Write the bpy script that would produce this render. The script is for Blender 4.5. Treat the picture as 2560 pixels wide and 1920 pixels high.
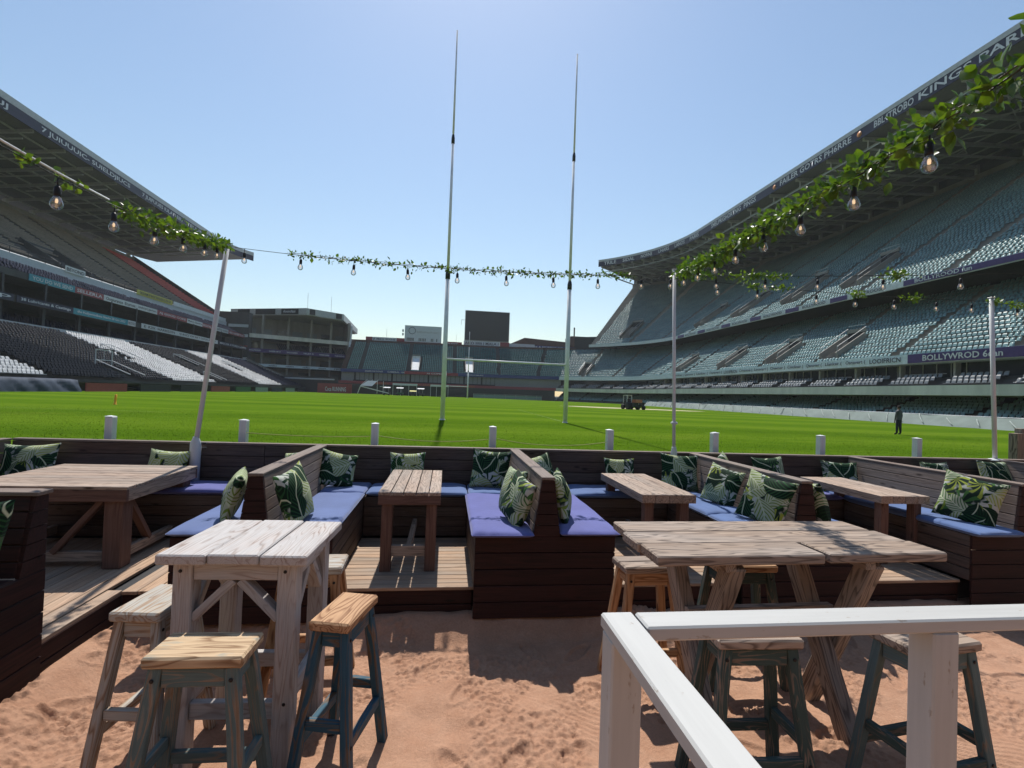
import bpy, math, random
import numpy as np
from mathutils import Matrix, Vector, Euler
for o in list(bpy.data.objects): bpy.data.objects.remove(o, do_unlink=True)
S = bpy.context.scene; COL = S.collection
rnd = random.Random(7); nrs = np.random.RandomState(11)
R = math.radians
# ------------------------------------------------------------------ camera, sky, sun, exposure
cam = bpy.data.cameras.new('camera'); cam.sensor_width = 36; cam.lens = 1250/2560*36; cam.clip_start = .05; cam.clip_end = 4000
camo = bpy.data.objects.new('camera', cam); COL.objects.link(camo)
camo.matrix_world = Matrix.Translation((0,0,1.95)) @ (Matrix.Rotation(R(-7.5),4,'Z') @ Matrix.Rotation(R(91.2),4,'X') @ Matrix.Rotation(R(2.06),4,'Z'))
S.camera = camo
W = bpy.data.worlds.new('World'); S.world = W; W.use_nodes = True
nt = W.node_tree; sky = nt.nodes.new('ShaderNodeTexSky'); sky.sky_type = 'NISHITA'; sky.sun_disc = False
SUN_EL, SUN_AZ = 57.0, 0.4            # azimuth clockwise from +Y (towards the far end of the ground)
sky.sun_elevation = R(SUN_EL); sky.sun_rotation = R(SUN_AZ); sky.air_density = 1.45; sky.dust_density = 0.45; sky.ozone_density = 2.3; sky.altitude = 0
bg = nt.nodes['Background']; bg.inputs['Strength'].default_value = .091
nt.links.new(sky.outputs['Color'], bg.inputs['Color'])
sl = bpy.data.lights.new('sun','SUN'); sl.energy = 4.0; sl.angle = R(.55); sl.color = (1,.95,.87)
so = bpy.data.objects.new('sun', sl); COL.objects.link(so)
sd = Vector((math.sin(R(SUN_AZ))*math.cos(R(SUN_EL)), math.cos(R(SUN_AZ))*math.cos(R(SUN_EL)), math.sin(R(SUN_EL))))
so.rotation_euler = sd.to_track_quat('Z','Y').to_euler()
S.view_settings.view_transform = 'Standard'; S.view_settings.look = 'None'; S.view_settings.gamma = 1; S.view_settings.exposure = 0.45
S.render.engine = 'CYCLES'; cy = S.cycles; cy.max_bounces = 5; cy.diffuse_bounces = 3; cy.glossy_bounces = 2; cy.transmission_bounces = 3; cy.volume_bounces = 0; cy.transparent_max_bounces = 8; cy.caustics_reflective = False; cy.caustics_refractive = False
# ------------------------------------------------------------------ helpers: objects
def tag(o, label=None, cat=None, group=None, kind=None):
    if label: o['label'] = label
    if cat: o['category'] = cat
    if group: o['group'] = group
    if kind: o['kind'] = kind
    return o
def thing(name, label, cat, loc=(0,0,0), rz=0, group=None):
    o = bpy.data.objects.new(name, None); COL.objects.link(o); o.empty_display_size = .1
    o.location = loc; o.rotation_euler = (0,0,rz)
    return tag(o, label, cat, group)
def link(name, me, mat=None, parent=None, M=None):
    o = bpy.data.objects.new(name, me); COL.objects.link(o)
    if mat is not None and not me.materials: me.materials.append(mat)
    if parent is not None: o.parent = parent
    if M is not None: o.matrix_basis = M
    return o
def mesh(name, v, f, mat=None, smooth=False):
    me = bpy.data.meshes.new(name); me.from_pydata([tuple(map(float,p)) for p in v], [], [tuple(map(int,q)) for q in f]); 
    if mat is not None: me.materials.append(mat)
    if smooth: me.polygons.foreach_set('use_smooth', [True]*len(me.polygons))
    me.update(); return me
def npmesh(name, V, Q, mat=None, smooth=False):       # big meshes: V (n,3), Q (m,k)
    V = np.asarray(V, np.float32); Q = np.asarray(Q, np.int32); me = bpy.data.meshes.new(name); k = Q.shape[1]
    me.vertices.add(len(V)); me.vertices.foreach_set('co', V.ravel())
    me.loops.add(Q.size); me.loops.foreach_set('vertex_index', Q.ravel())
    me.polygons.add(len(Q)); me.polygons.foreach_set('loop_start', np.arange(0, Q.size, k, dtype=np.int32))
    try: me.polygons.foreach_set('loop_total', np.full(len(Q), k, np.int32))
    except Exception: pass
    me.update(calc_edges=True); me.validate()
    if mat is not None: me.materials.append(mat)
    if smooth: me.polygons.foreach_set('use_smooth', np.ones(len(Q), bool))
    return me
def cbox(lx, ly, lz, b):                               # chamfered box, 24 verts
    V = []; F = []; idx = {}
    for sx in (-1,1):
        for sy in (-1,1):
            for sz in (-1,1):
                for ax in range(3):
                    p = [sx*lx/2, sy*ly/2, sz*lz/2]
                    for a in range(3):
                        if a != ax: p[a] -= (sx,sy,sz)[a]*b
                    idx[(sx,sy,sz,ax)] = len(V); V.append(p)
    def q(*k): F.append([idx[i] for i in k])
    for s in (-1,1):
        q((s,-1,-1,0),(s,1,-1,0),(s,1,1,0),(s,-1,1,0)); q((-1,s,-1,1),(1,s,-1,1),(1,s,1,1),(-1,s,1,1)); q((-1,-1,s,2),(1,-1,s,2),(1,1,s,2),(-1,1,s,2))
    for s in (-1,1):
        for t in (-1,1):
            q((-1,s,t,1),(1,s,t,1),(1,s,t,2),(-1,s,t,2)); q((s,-1,t,0),(s,1,t,0),(s,1,t,2),(s,-1,t,2)); q((s,t,-1,0),(s,t,1,0),(s,t,1,1),(s,t,-1,1))
            for u in (-1,1): q((s,t,u,0),(s,t,u,1),(s,t,u,2))
    return V, F
def fixn(me):
    import bmesh
    bm = bmesh.new(); bm.from_mesh(me); bmesh.ops.recalc_face_normals(bm, faces=bm.faces); bm.to_mesh(me); bm.free(); return me
_bc = {}
def boxmesh(lx, ly, lz, mat, b=.004):
    k = (round(lx,3), round(ly,3), round(lz,3), round(b,4), mat.name)
    if k not in _bc:
        V, F = cbox(lx, ly, lz, min(b, .3*min(lx,ly,lz))); _bc[k] = fixn(mesh('block', V, F, mat))
    return _bc[k]
def box(name, parent, size, loc, mat, rot=(0,0,0), b=.004):
    return link(name, boxmesh(*size, mat, b), None, parent, Matrix.Translation(loc) @ Euler(rot).to_matrix().to_4x4())
def frame(d, up=(0,0,1)):
    x = Vector(d).normalized(); u = Vector(up)
    if abs(x.dot(u)) > .99: u = Vector((0,1,0))
    y = u.cross(x).normalized(); z = x.cross(y)
    return Matrix((x, y, z)).transposed()
def beam(name, parent, p0, p1, w, h, mat, up=(0,0,1), b=.004, ext=0):   # local X runs along the beam, h along up
    p0 = Vector(p0); p1 = Vector(p1); d = p1-p0; L = d.length+ext
    return link(name, boxmesh(L, w, h, mat, b), None, parent, Matrix.Translation((p0+p1)/2) @ frame(d, up).to_4x4())
def tube_mesh(name, pts, rad, mat, n=10, cap=True, smooth=True):
    pts = [Vector(p) for p in pts]; V = []; F = []
    rs = rad if hasattr(rad, '__len__') else [rad]*len(pts); ref = None
    for i, p in enumerate(pts):
        d = (pts[min(i+1,len(pts)-1)]-pts[max(i-1,0)]).normalized()
        if ref is None: ref = Vector((0,0,1)) if abs(d.z) < .9 else Vector((1,0,0))
        a = d.cross(ref).normalized(); c = d.cross(a).normalized(); ref = a.cross(d).normalized() if False else ref
        for k in range(n):
            t = 2*math.pi*k/n; V.append(p+rs[i]*(math.cos(t)*a+math.sin(t)*c))
    for i in range(len(pts)-1):
        for k in range(n): F.append((i*n+k, i*n+(k+1)%n, (i+1)*n+(k+1)%n, (i+1)*n+k))
    if cap: F.append(tuple(range(n))); F.append(tuple(range((len(pts)-1)*n, len(pts)*n))[::-1])
    return fixn(mesh(name, V, F, mat, smooth))
def tube(name, parent, pts, rad, mat, n=10): return link(name, tube_mesh(name, pts, rad, mat, n), None, parent)
def lathe(name, prof, mat, n=14, smooth=True, cap=True):
    V = []; F = []
    for r, z in prof:
        for k in range(n): t = 2*math.pi*k/n; V.append((r*math.cos(t), r*math.sin(t), z))
    for i in range(len(prof)-1):
        for k in range(n): F.append((i*n+k, i*n+(k+1)%n, (i+1)*n+(k+1)%n, (i+1)*n+k))
    if cap and prof[0][0] > 1e-4: F.append(tuple(range(n)))
    if cap and prof[-1][0] > 1e-4: F.append(tuple(range((len(prof)-1)*n, len(prof)*n)))
    return fixn(mesh(name, V, F, mat, smooth))
class MB:                                              # joins boxes and quads into one mesh
    def __init__(s): s.v = []; s.f = []
    def quad(s, a, b, c, d): n = len(s.v); s.v += [a,b,c,d]; s.f.append((n,n+1,n+2,n+3))
    def poly(s, pts): n = len(s.v); s.v += list(pts); s.f.append(tuple(range(n, n+len(pts))))
    def box(s, x0, x1, y0, y1, z0, z1):
        n = len(s.v); s.v += [(x,y,z) for z in (z0,z1) for (x,y) in ((x0,y0),(x1,y0),(x1,y1),(x0,y1))]
        s.f += [(n+3,n+2,n+1,n),(n+4,n+5,n+6,n+7),(n,n+1,n+5,n+4),(n+1,n+2,n+6,n+5),(n+2,n+3,n+7,n+6),(n+3,n,n+4,n+7)]
    def beam(s, p0, p1, w, h, up=(0,0,1)):
        p0 = Vector(p0); p1 = Vector(p1); M = frame(p1-p0, up); y = M.col[1]*w/2; z = M.col[2]*h/2; n = len(s.v)
        for p in (p0, p1): s.v += [p-y-z, p+y-z, p+y+z, p-y+z]
        s.f += [(n,n+1,n+2,n+3),(n+7,n+6,n+5,n+4),(n,n+4,n+5,n+1),(n+1,n+5,n+6,n+2),(n+2,n+6,n+7,n+3),(n+3,n+7,n+4,n)]
    def prism(s, poly, z0, z1):                        # polygon in xy
        n = len(s.v); k = len(poly); s.v += [(x,y,z0) for x,y in poly]+[(x,y,z1) for x,y in poly]
        s.f += [tuple(range(n,n+k))[::-1], tuple(range(n+k,n+2*k))]+[(n+i,n+(i+1)%k,n+k+(i+1)%k,n+k+i) for i in range(k)]
    def build(s, name, mat, parent=None, smooth=False): return link(name, fixn(mesh(name, s.v, s.f, mat, smooth)), None, parent)
def text_part(name, parent, s, loc, right, up, height, mat, width=None, thick=.01):
    cu = bpy.data.curves.new('t','FONT'); cu.body = s; cu.resolution_u = 2; cu.extrude = 0
    cu.offset = .016; o = bpy.data.objects.new('t', cu)
    me = bpy.data.meshes.new_from_object(o); bpy.data.objects.remove(o); bpy.data.curves.remove(cu)
    v = np.empty(len(me.vertices)*3, np.float32); me.vertices.foreach_get('co', v); v = v.reshape(-1,3)
    mn, mx = v.min(0), v.max(0); h = max(mx[1]-mn[1], 1e-3); w = mx[0]-mn[0]; sx = (width/w) if width else height/h
    v[:,0] = (v[:,0]-mn[0])*sx; v[:,1] = (v[:,1]-mn[1])*height/h
    rt = np.array(Vector(right).normalized()); u = np.array(Vector(up).normalized()); n = np.cross(rt, u)
    co = np.array(loc)+v[:,:1]*rt+v[:,1:2]*u+n*thick; me.vertices.foreach_set('co', co.astype(np.float32).ravel())
    me.materials.clear(); me.materials.append(mat); me.update(); me.name = name
    return tag(link(name, me, None, parent), kind='stuff')
# ------------------------------------------------------------------ helpers: materials
class NT:
    def __init__(s, name):
        s.m = bpy.data.materials.new(name); s.m.use_nodes = True; s.t = s.m.node_tree; s.b = s.t.nodes['Principled BSDF']; s.tc = None
    def n(s, typ, **k):
        nd = s.t.nodes.new('ShaderNode'+typ)
        for a, v in k.items(): setattr(nd, a, v)
        return nd
    def l(s, a, b): s.t.links.new(a, b)
    def obj(s):
        if s.tc is None: s.tc = s.n('TexCoord')
        return s.tc.outputs['Object']
    def mapp(s, vec, sc=(1,1,1), loc=(0,0,0), rot=(0,0,0)):
        m = s.n('Mapping'); m.inputs['Scale'].default_value = sc; m.inputs['Location'].default_value = loc; m.inputs['Rotation'].default_value = rot; s.l(vec, m.inputs['Vector']); return m.outputs[0]
    def noise(s, vec, scale, detail=4, rough=.55, dist=0):
        n = s.n('TexNoise'); n.inputs['Scale'].default_value = scale; n.inputs['Detail'].default_value = detail; n.inputs['Roughness'].default_value = rough; n.inputs['Distortion'].default_value = dist
        s.l(vec, n.inputs['Vector']); return n.outputs['Fac']
    def ramp(s, fac, stops, interp='LINEAR'):
        r = s.n('ValToRGB'); r.color_ramp.interpolation = interp; e = r.color_ramp.elements
        while len(e) < len(stops): e.new(.5)
        for q, (p, c) in zip(e, stops): q.position = p; q.color = (*c, 1) if len(c) == 3 else c
        s.l(fac, r.inputs['Fac']); return r.outputs['Color']
    def mix(s, fac, a, b, typ='MIX'):
        m = s.n('Mix'); m.data_type = 'RGBA'; m.blend_type = typ
        for sock, v in ((m.inputs[0], fac), (m.inputs[6], a), (m.inputs[7], b)):
            if hasattr(v, 'links'): s.l(v, sock)
            else: sock.default_value = (*v, 1) if hasattr(v, '__len__') else v
        return m.outputs[2]
    def math(s, op, a, b=None, c=None):
        m = s.n('Math'); m.operation = op
        for i, v in enumerate((a, b, c)):
            if v is None: continue
            if hasattr(v, 'links'): s.l(v, m.inputs[i])
            else: m.inputs[i].default_value = v
        return m.outputs[0]
    def bump(s, h, strength=.3, dist=.01):
        b = s.n('Bump'); b.inputs['Strength'].default_value = strength; b.inputs['Distance'].default_value = dist; s.l(h, b.inputs['Height']); s.l(b.outputs[0], s.b.inputs['Normal'])
    def col(s, c):
        if hasattr(c, 'links'): s.l(c, s.b.inputs['Base Color'])
        else: s.b.inputs['Base Color'].default_value = (*c, 1)
    def set(s, rough=.6, spec=.4, metal=0):
        s.b.inputs['Roughness'].default_value = rough; s.b.inputs['Specular IOR Level'].default_value = spec; s.b.inputs['Metallic'].default_value = metal; return s.m
def plain(name, c, rough=.6, spec=.35, metal=0, var=.12, scale=3.0):
    t = NT(name); f = t.noise(t.obj(), scale, 5)
    a = tuple(x*(1-var) for x in c); b = tuple(min(1, x*(1+var)) for x in c)
    t.col(t.ramp(f, [(.3, a), (.7, b)])); return t.set(rough, spec, metal)
def wood(name, dark, light, grey=None, paint=None, pcover=.5, scale=1.0, rough=.75, knots=True, contrast=1.0, pband=.12, rings=.0, rsc=1.0):
    t = NT(name); o = t.obj(); oi = t.n('ObjectInfo')
    add = t.n('VectorMath'); add.operation = 'ADD'; sc = t.n('VectorMath'); sc.operation = 'SCALE'; sc.inputs['Scale'].default_value = 37
    cx = t.n('CombineXYZ'); t.l(oi.outputs['Random'], cx.inputs[0]); t.l(oi.outputs['Random'], cx.inputs[1]); t.l(oi.outputs['Random'], cx.inputs[2])
    t.l(cx.outputs[0], sc.inputs[0]); t.l(o, add.inputs[0]); t.l(sc.outputs[0], add.inputs[1]); p = add.outputs[0]
    warp = t.noise(t.mapp(p, (1.2*scale, 5*scale, 5*scale)), 1.0, 2)
    w2 = t.n('VectorMath'); w2.operation = 'ADD'; cw = t.n('CombineXYZ'); t.l(t.math('MULTIPLY', warp, .10/scale), cw.inputs[1]); t.l(t.math('MULTIPLY', warp, .08/scale), cw.inputs[2]); t.l(p, w2.inputs[0]); t.l(cw.outputs[0], w2.inputs[1])
    grain = t.noise(t.mapp(w2.outputs[0], (1.6*scale, 60*scale, 60*scale)), 1.0, 5, .62)
    fine = t.noise(t.mapp(p, (6*scale, 240*scale, 240*scale)), 1.0, 3, .6)
    big = t.noise(t.mapp(p, (.8*scale, 3*scale, 3*scale)), 1.0, 3)
    g = t.math('ADD', t.math('MULTIPLY', grain, .7), t.math('MULTIPLY', fine, .3))
    if rings:
        rn = t.noise(t.mapp(w2.outputs[0], (.75*scale*rsc, 8*scale*rsc, 8*scale*rsc)), 1.0, 2, .45); rl = t.ramp(t.math('FRACT', t.math('MULTIPLY', rn, 16.0)), [(0, (0,0,0)), (.45, (1,1,1)), (.86, (.8,.8,.8)), (1, (0,0,0))])
        g = t.math('ADD', t.math('MULTIPLY', g, 1-.55*rings), t.math('MULTIPLY', rl, .55*rings))
    lo = .5-.17/contrast; hi = .5+.17/contrast
    c = t.ramp(g, [(lo, dark), (.5, tuple((a+b)/2 for a, b in zip(dark, light))), (hi, light)])
    if grey: c = t.mix(t.ramp(big, [(.4, (0,0,0)), (.66, (1,1,1))]), c, t.mix(t.ramp(g, [(lo,(0,0,0)),(hi,(1,1,1))]), tuple(x*.45 for x in grey), grey))
    hv = t.math('MULTIPLY', t.math('SUBTRACT', oi.outputs['Random'], .5), .5); c = t.mix(1.0, c, t.ramp(t.math('ADD', hv, .5), [(0, (.72,.72,.72)), (1, (1.18,1.16,1.14))]), 'MULTIPLY')
    if knots:
        v = t.n('TexVoronoi'); v.inputs['Scale'].default_value = 1.0; t.l(t.mapp(p, (2.2*scale, 7*scale, 7*scale)), v.inputs['Vector'])
        c = t.mix(t.ramp(v.outputs['Distance'], [(.04, (1,1,1)), (.13, (0,0,0))]), c, tuple(x*.5 for x in dark))
    if paint:
        pn = t.noise(t.mapp(p, (3*scale, 24*scale, 24*scale)), 1.0, 6, .68)
        pn2 = t.noise(t.mapp(p, (3.5*scale, 7*scale, 7*scale)), 1.0, 4, .6)
        if rings: pn = t.math('ADD', t.math('MULTIPLY', pn, .6), t.math('MULTIPLY', rl, .34))
        pf = t.ramp(t.math('ADD', t.math('MULTIPLY', pn, .55), t.math('MULTIPLY', pn2, .45)), [(1-pcover-pband+.0, (0,0,0)), (1-pcover+pband, (1,1,1))])
        c = t.mix(pf, c, t.mix(t.ramp(fine, [(.3,(0,0,0)),(.7,(1,1,1))]), tuple(x*.72 for x in paint), paint))
    t.col(c); t.bump(g, .35, .004); return t.set(rough, .3)
def worn_white(name, base=(.50,.495,.475)):
    t = NT(name); o = t.obj(); f = t.noise(t.mapp(o, (2,30,30)), 1.0, 4, .6); d = t.noise(o, 5, 6, .65)
    c = t.ramp(f, [(.3, tuple(x*.9 for x in base)), (.6, base)]); c = t.mix(t.ramp(d, [(.62, (0,0,0)), (.78, (.5,.5,.5))]), c, (.55,.5,.43))
    sp = t.noise(t.mapp(o, (14,40,40)), 1.0, 4, .6); c = t.mix(t.ramp(sp, [(.66, (0,0,0)), (.70, (.85,.85,.85))]), c, (.33,.28,.23))
    t.col(c); t.bump(f, .25, .002); return t.set(.42, .4)
M = {}
M['deck'] = wood('deck_plank_wood', (.25,.155,.10), (.54,.37,.25), (.44,.345,.27))
M['bench'] = wood('stained_bench_wood', (.045,.028,.022), (.13,.085,.066), (.15,.115,.098))
M['bench_cap'] = wood('weathered_cap_wood', (.12,.085,.07), (.28,.215,.18), (.27,.22,.19))
M['mahog'] = wood('mahogany_stained_wood', (.010,.0042,.004), (.048,.0155,.0125), None)
M['table'] = wood('weathered_table_wood', (.17,.118,.088), (.44,.325,.25), (.40,.325,.27), rings=.4, contrast=1.15)
M['tleg'] = wood('brown_table_leg_wood', (.085,.045,.035), (.20,.115,.09), None)
M['whitewash'] = wood('whitewashed_wood', (.26,.19,.155), (.52,.42,.37), None, (.52,.49,.475), .60, contrast=1.35, pband=.16, rings=.75)
M['rustic'] = wood('rustic_grey_wood', (.13,.09,.068), (.36,.27,.205), (.36,.295,.25), contrast=1.35, rings=.6)
M['natural'] = wood('golden_stool_wood', (.20,.09,.040), (.50,.30,.165), None, rings=.6)
M['teal_worn'] = wood('worn_teal_paint_wood', (.22,.15,.10), (.40,.31,.23), None, (.12,.175,.175), .58, contrast=1.2, rings=.5, pband=.07)
M['blue_worn'] = wood('worn_blue_paint_wood', (.13,.085,.055), (.30,.20,.13), None, (.035,.100,.150), .55, contrast=1.2, rings=.5, pband=.06)
M['green_worn'] = wood('worn_green_paint_wood', (.22,.155,.115), (.40,.31,.25), None, (.055,.088,.080), .57, contrast=1.3, rings=.9, rsc=1.5, pband=.06)
M['cream_worn'] = wood('worn_cream_paint_wood', (.24,.16,.11), (.46,.36,.26), None, (.44,.42,.38), .50, contrast=1.2, rings=.5, pband=.08)
M['seat_mix'] = wood('worn_seat_wood', (.25,.15,.08), (.55,.40,.25), None, (.20,.29,.29), .36, rings=.7, pband=.05)
M['white'] = worn_white('white_gloss_paint')
M['plug'] = plain('dark_screw_hole', (.02,.016,.014))
M['white_metal'] = plain('white_painted_metal', (.60,.61,.62), .38, .45, 0, .05)
M['grey_metal'] = plain('grey_painted_metal', (.42,.43,.44), .45, .4, .2, .08)
M['dark_metal'] = plain('dark_metal', (.03,.032,.036), .5, .4, 0, .2)
M['black'] = plain('black_rubber', (.014,.014,.015), .55, .35, 0, .2)
def mat_sand():
    t = NT('red_sand'); o = t.obj(); a = t.noise(o, 1.3, 5); b = t.noise(o, 60, 4, .7); d = t.noise(o, 9, 5, .7)
    c = t.ramp(a, [(.3, (.43,.25,.165)), (.7, (.54,.325,.22))]); c = t.mix(t.ramp(d, [(.4, (0,0,0)), (.75, (.55,.55,.55))]), c, (.34,.17,.10))
    ro = t.noise(o, 2.6, 4, .6); c = t.mix(t.ramp(ro, [(.48, (0,0,0)), (.60, (.4,.4,.4))]), c, (.40,.215,.135))
    c = t.mix(.45, c, t.ramp(b, [(.25, (.5,.5,.5)), (.75, (1.15,1.12,1.1))]), 'MULTIPLY')
    t.col(c); t.bump(t.math('ADD', t.noise(o, 160, 3, .7), t.math('MULTIPLY', t.noise(o, 48, 5, .75), 2.2)), .7, .007); return t.set(.95, .15)
def mat_grass(blade=False):
    t = NT('pitch_grass_blades' if blade else 'pitch_grass'); g = t.n('NewGeometry'); p = g.outputs['Position']
    sx = t.n('SeparateXYZ'); t.l(p, sx.inputs[0])
    wob = t.noise(t.mapp(p, (.02,.05,.05)), 1.0, 2)
    yy = t.math('ADD', t.math('ADD', sx.outputs[1], t.math('MULTIPLY', sx.outputs[0], -.012)), t.math('MULTIPLY', wob, 2.2))
    st = t.math('SINE', t.math('MULTIPLY', yy, 2*math.pi/8.6)); st2 = t.math('SINE', t.math('MULTIPLY', yy, 2*math.pi/2.7))
    s = t.math('ADD', t.math('MULTIPLY', st, .15), t.math('MULTIPLY', st2, .0))
    n1 = t.noise(t.mapp(p, (.035,.22,.1)), 1.0, 6, .62); n2 = t.noise(t.mapp(p, (.4,1.7,1)), 1.0, 6, .7); n3 = t.noise(p, 22, 3, .7)
    v = t.math('ADD', t.math('ADD', t.math('MULTIPLY', n1, .45), t.math('MULTIPLY', n2, .42)), t.math('ADD', t.math('MULTIPLY', s, .5), t.math('MULTIPLY', n3, .16)))
    k = 1.0 if blade else 1.0
    c = t.ramp(v, [(.18, (.030*k,.074*k,.005*k)), (.5, (.078*k,.146*k,.009*k)), (.85, (.165*k,.235*k,.022*k))])
    dry = t.noise(t.mapp(p, (.09,.3,1)), 1.0, 4, .6); c = t.mix(t.ramp(dry, [(.6, (0,0,0)), (.8, (.35,.35,.35))]), c, (.17*k,.19*k,.03*k))
    t.col(c)
    if not blade: t.bump(t.math('ADD', t.noise(p, 30, 4, .75), t.noise(t.mapp(p,(3,9,1)), 1.0, 4, .7)), .75, .04)
    return t.set(.95, .0)
def mat_cushion(name, c):
    t = NT(name); o = t.obj(); w = t.noise(t.mapp(o, (3,3,3)), 1.0, 4, .55, .6); f = t.noise(o, 240, 2, .6); e = t.noise(o, 2.2, 4)
    k = t.ramp(e, [(.3, tuple(x*.86 for x in c)), (.7, tuple(x*1.1 for x in c))]); k = t.mix(.3, k, t.ramp(f, [(.3, (.7,.7,.7)), (.7, (1.2,1.2,1.2))]), 'MULTIPLY')
    t.col(k); t.bump(t.math('ADD', w, t.math('MULTIPLY', f, .06)), .35, .03); m = t.set(.85, .2); t.b.inputs['Sheen Weight'].default_value = .25; return m
def mat_leafprint():
    t = NT('palm_leaf_print_fabric'); oi = t.n('ObjectInfo'); o = t.obj()
    off = t.n('CombineXYZ'); t.l(t.math('MULTIPLY', oi.outputs['Random'], 23.0), off.inputs[0]); t.l(t.math('MULTIPLY', oi.outputs['Random'], 11.0), off.inputs[1])
    ad = t.n('VectorMath'); ad.operation = 'ADD'; t.l(o, ad.inputs[0]); t.l(off.outputs[0], ad.inputs[1])
    wn = t.n('TexNoise'); wn.inputs['Scale'].default_value = 6; wn.inputs['Detail'].default_value = 1; t.l(ad.outputs[0], wn.inputs['Vector'])
    wv = t.n('VectorMath'); wv.operation = 'MULTIPLY_ADD'; t.l(wn.outputs['Color'], wv.inputs[0]); wv.inputs[1].default_value = (.05,.05,0); t.l(ad.outputs[0], wv.inputs[2]); P = wv.outputs[0]
    def fans(scale, blades, seed):
        v = t.n('TexVoronoi'); v.voronoi_dimensions = '2D'; v.inputs['Scale'].default_value = scale; pv = t.mapp(P, (1,1,1), (seed, seed*1.7, 0)); t.l(pv, v.inputs['Vector'])
        d = t.n('VectorMath'); d.operation = 'SUBTRACT'; t.l(pv, d.inputs[0]); t.l(v.outputs['Position'], d.inputs[1])
        s = t.n('SeparateXYZ'); t.l(d.outputs[0], s.inputs[0]); cs = t.n('SeparateColor'); t.l(v.outputs['Color'], cs.inputs[0])
        an = t.math('ADD', t.math('ARCTAN2', s.outputs[1], s.outputs[0]), t.math('MULTIPLY', cs.outputs[0], 6.283))
        an2 = t.math('ADD', an, t.math('MULTIPLY', v.outputs['Distance'], t.math('SUBTRACT', t.math('MULTIPLY', cs.outputs[1], 1.4), .7)))
        f = t.math('SINE', t.math('MULTIPLY', an2, blades)); half = t.math('SINE', t.math('MULTIPLY', an, .5)); return f, half, cs.outputs[2], v.outputs['Distance']
    def fronds(scale, seed, freq):
        v = t.n('TexVoronoi'); v.voronoi_dimensions = '2D'; v.inputs['Scale'].default_value = scale; pv = t.mapp(P, (1,1,1), (seed, seed*1.7, 0)); t.l(pv, v.inputs['Vector'])
        d = t.n('VectorMath'); d.operation = 'SUBTRACT'; t.l(pv, d.inputs[0]); t.l(v.outputs['Position'], d.inputs[1]); cs = t.n('SeparateColor'); t.l(v.outputs['Color'], cs.inputs[0])
        ro = t.n('VectorRotate'); ro.rotation_type = 'Z_AXIS'; t.l(d.outputs[0], ro.inputs['Vector']); t.l(t.math('MULTIPLY', cs.outputs[0], 6.283), ro.inputs['Angle']); q = t.n('SeparateXYZ'); t.l(ro.outputs[0], q.inputs[0])
        u = t.math('MULTIPLY', q.outputs[0], scale); w = t.math('ABSOLUTE', t.math('ADD', t.math('MULTIPLY', q.outputs[1], scale), t.math('MULTIPLY', t.math('MULTIPLY', u, u), .35)))
        stripe = t.math('SINE', t.math('MULTIPLY', t.math('ADD', u, t.math('MULTIPLY', w, -1.15)), freq)); inside = t.ramp(t.math('ADD', w, t.math('MULTIPLY', t.math('MULTIPLY', u, u), .75)), [(.40, (1,1,1)), (.44, (0,0,0))])
        rib = t.ramp(w, [(.015, (1,1,1)), (.035, (0,0,0))]); return stripe, inside, rib, cs.outputs[2]
    greens = lambda r: t.ramp(r, [(0, (.010,.038,.016)), (.25, (.020,.075,.026)), (.48, (.05,.14,.035)), (.66, (.15,.22,.03)), (.84, (.28,.33,.05)), (1, (.02,.09,.065))], 'CONSTANT')
    f2, h2, r2, d2 = fans(5.2, 10, 3.3); bgc = t.ramp(t.noise(P, 7, 2), [(.44, (.010,.026,.015)), (.52, (.46,.48,.42))])
    c = t.mix(t.ramp(f2, [(.30, (0,0,0)), (.42, (1,1,1))]), bgc, greens(r2))
    for sc_, sd_, fr_ in ((5.4,1.3,32.0),(4.3,7.9,36.0)):
        st, ins, rib, rr = fronds(sc_, sd_, fr_); lc = t.mix(t.ramp(st, [(.30, (1,1,1)), (.62, (0,0,0))]), greens(rr), t.mix(t.ramp(rr, [(.5, (1,1,1)), (.55, (0,0,0))]), (.40,.43,.30), (.006,.020,.010))); lc = t.mix(rib, lc, (.50,.54,.36))
        c = t.mix(t.math('MULTIPLY', ins, t.ramp(rr, [(.12, (0,0,0)), (.16, (1,1,1))])), c, lc)
    t.col(c); t.bump(t.noise(o, 300, 2), .15, .002); return t.set(.85, .2)
def mat_leaf(name, a, b):
    t = NT(name); oi = t.n('ObjectInfo'); g = t.n('NewGeometry'); n = t.noise(g.outputs['Position'], 30, 3)
    c = t.mix(t.math('ADD', t.math('MULTIPLY', oi.outputs['Random'], .35), t.math('MULTIPLY', t.ramp(n, [(.3,(0,0,0)),(.7,(1,1,1))]), .65)), a, b); t.col(c); m = t.set(.38, .45)
    tr = t.n('BsdfTranslucent'); t.l(t.mix(1.0, c, (1.6,1.9,.7), 'MULTIPLY'), tr.inputs[0]); ms = t.n('MixShader'); ms.inputs[0].default_value = .30
    t.l(t.b.outputs[0], ms.inputs[1]); t.l(tr.outputs[0], ms.inputs[2]); t.l(ms.outputs[0], t.t.nodes['Material Output'].inputs[0]); return m
def mat_glass(name, tint=(1,1,1)):
    t = NT(name); g = t.n('BsdfGlossy'); g.inputs['Roughness'].default_value = .03; tr = t.n('BsdfTransparent'); tr.inputs[0].default_value = (*tint,1)
    lw = t.n('LayerWeight'); lw.inputs[0].default_value = .35; f = t.math('ADD', t.math('MULTIPLY', lw.outputs['Fresnel'], .70), .15); ms = t.n('MixShader'); t.l(f, ms.inputs[0]); t.l(tr.outputs[0], ms.inputs[1]); t.l(g.outputs[0], ms.inputs[2])
    t.l(ms.outputs[0], t.t.nodes['Material Output'].inputs[0]); return t.m
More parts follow.
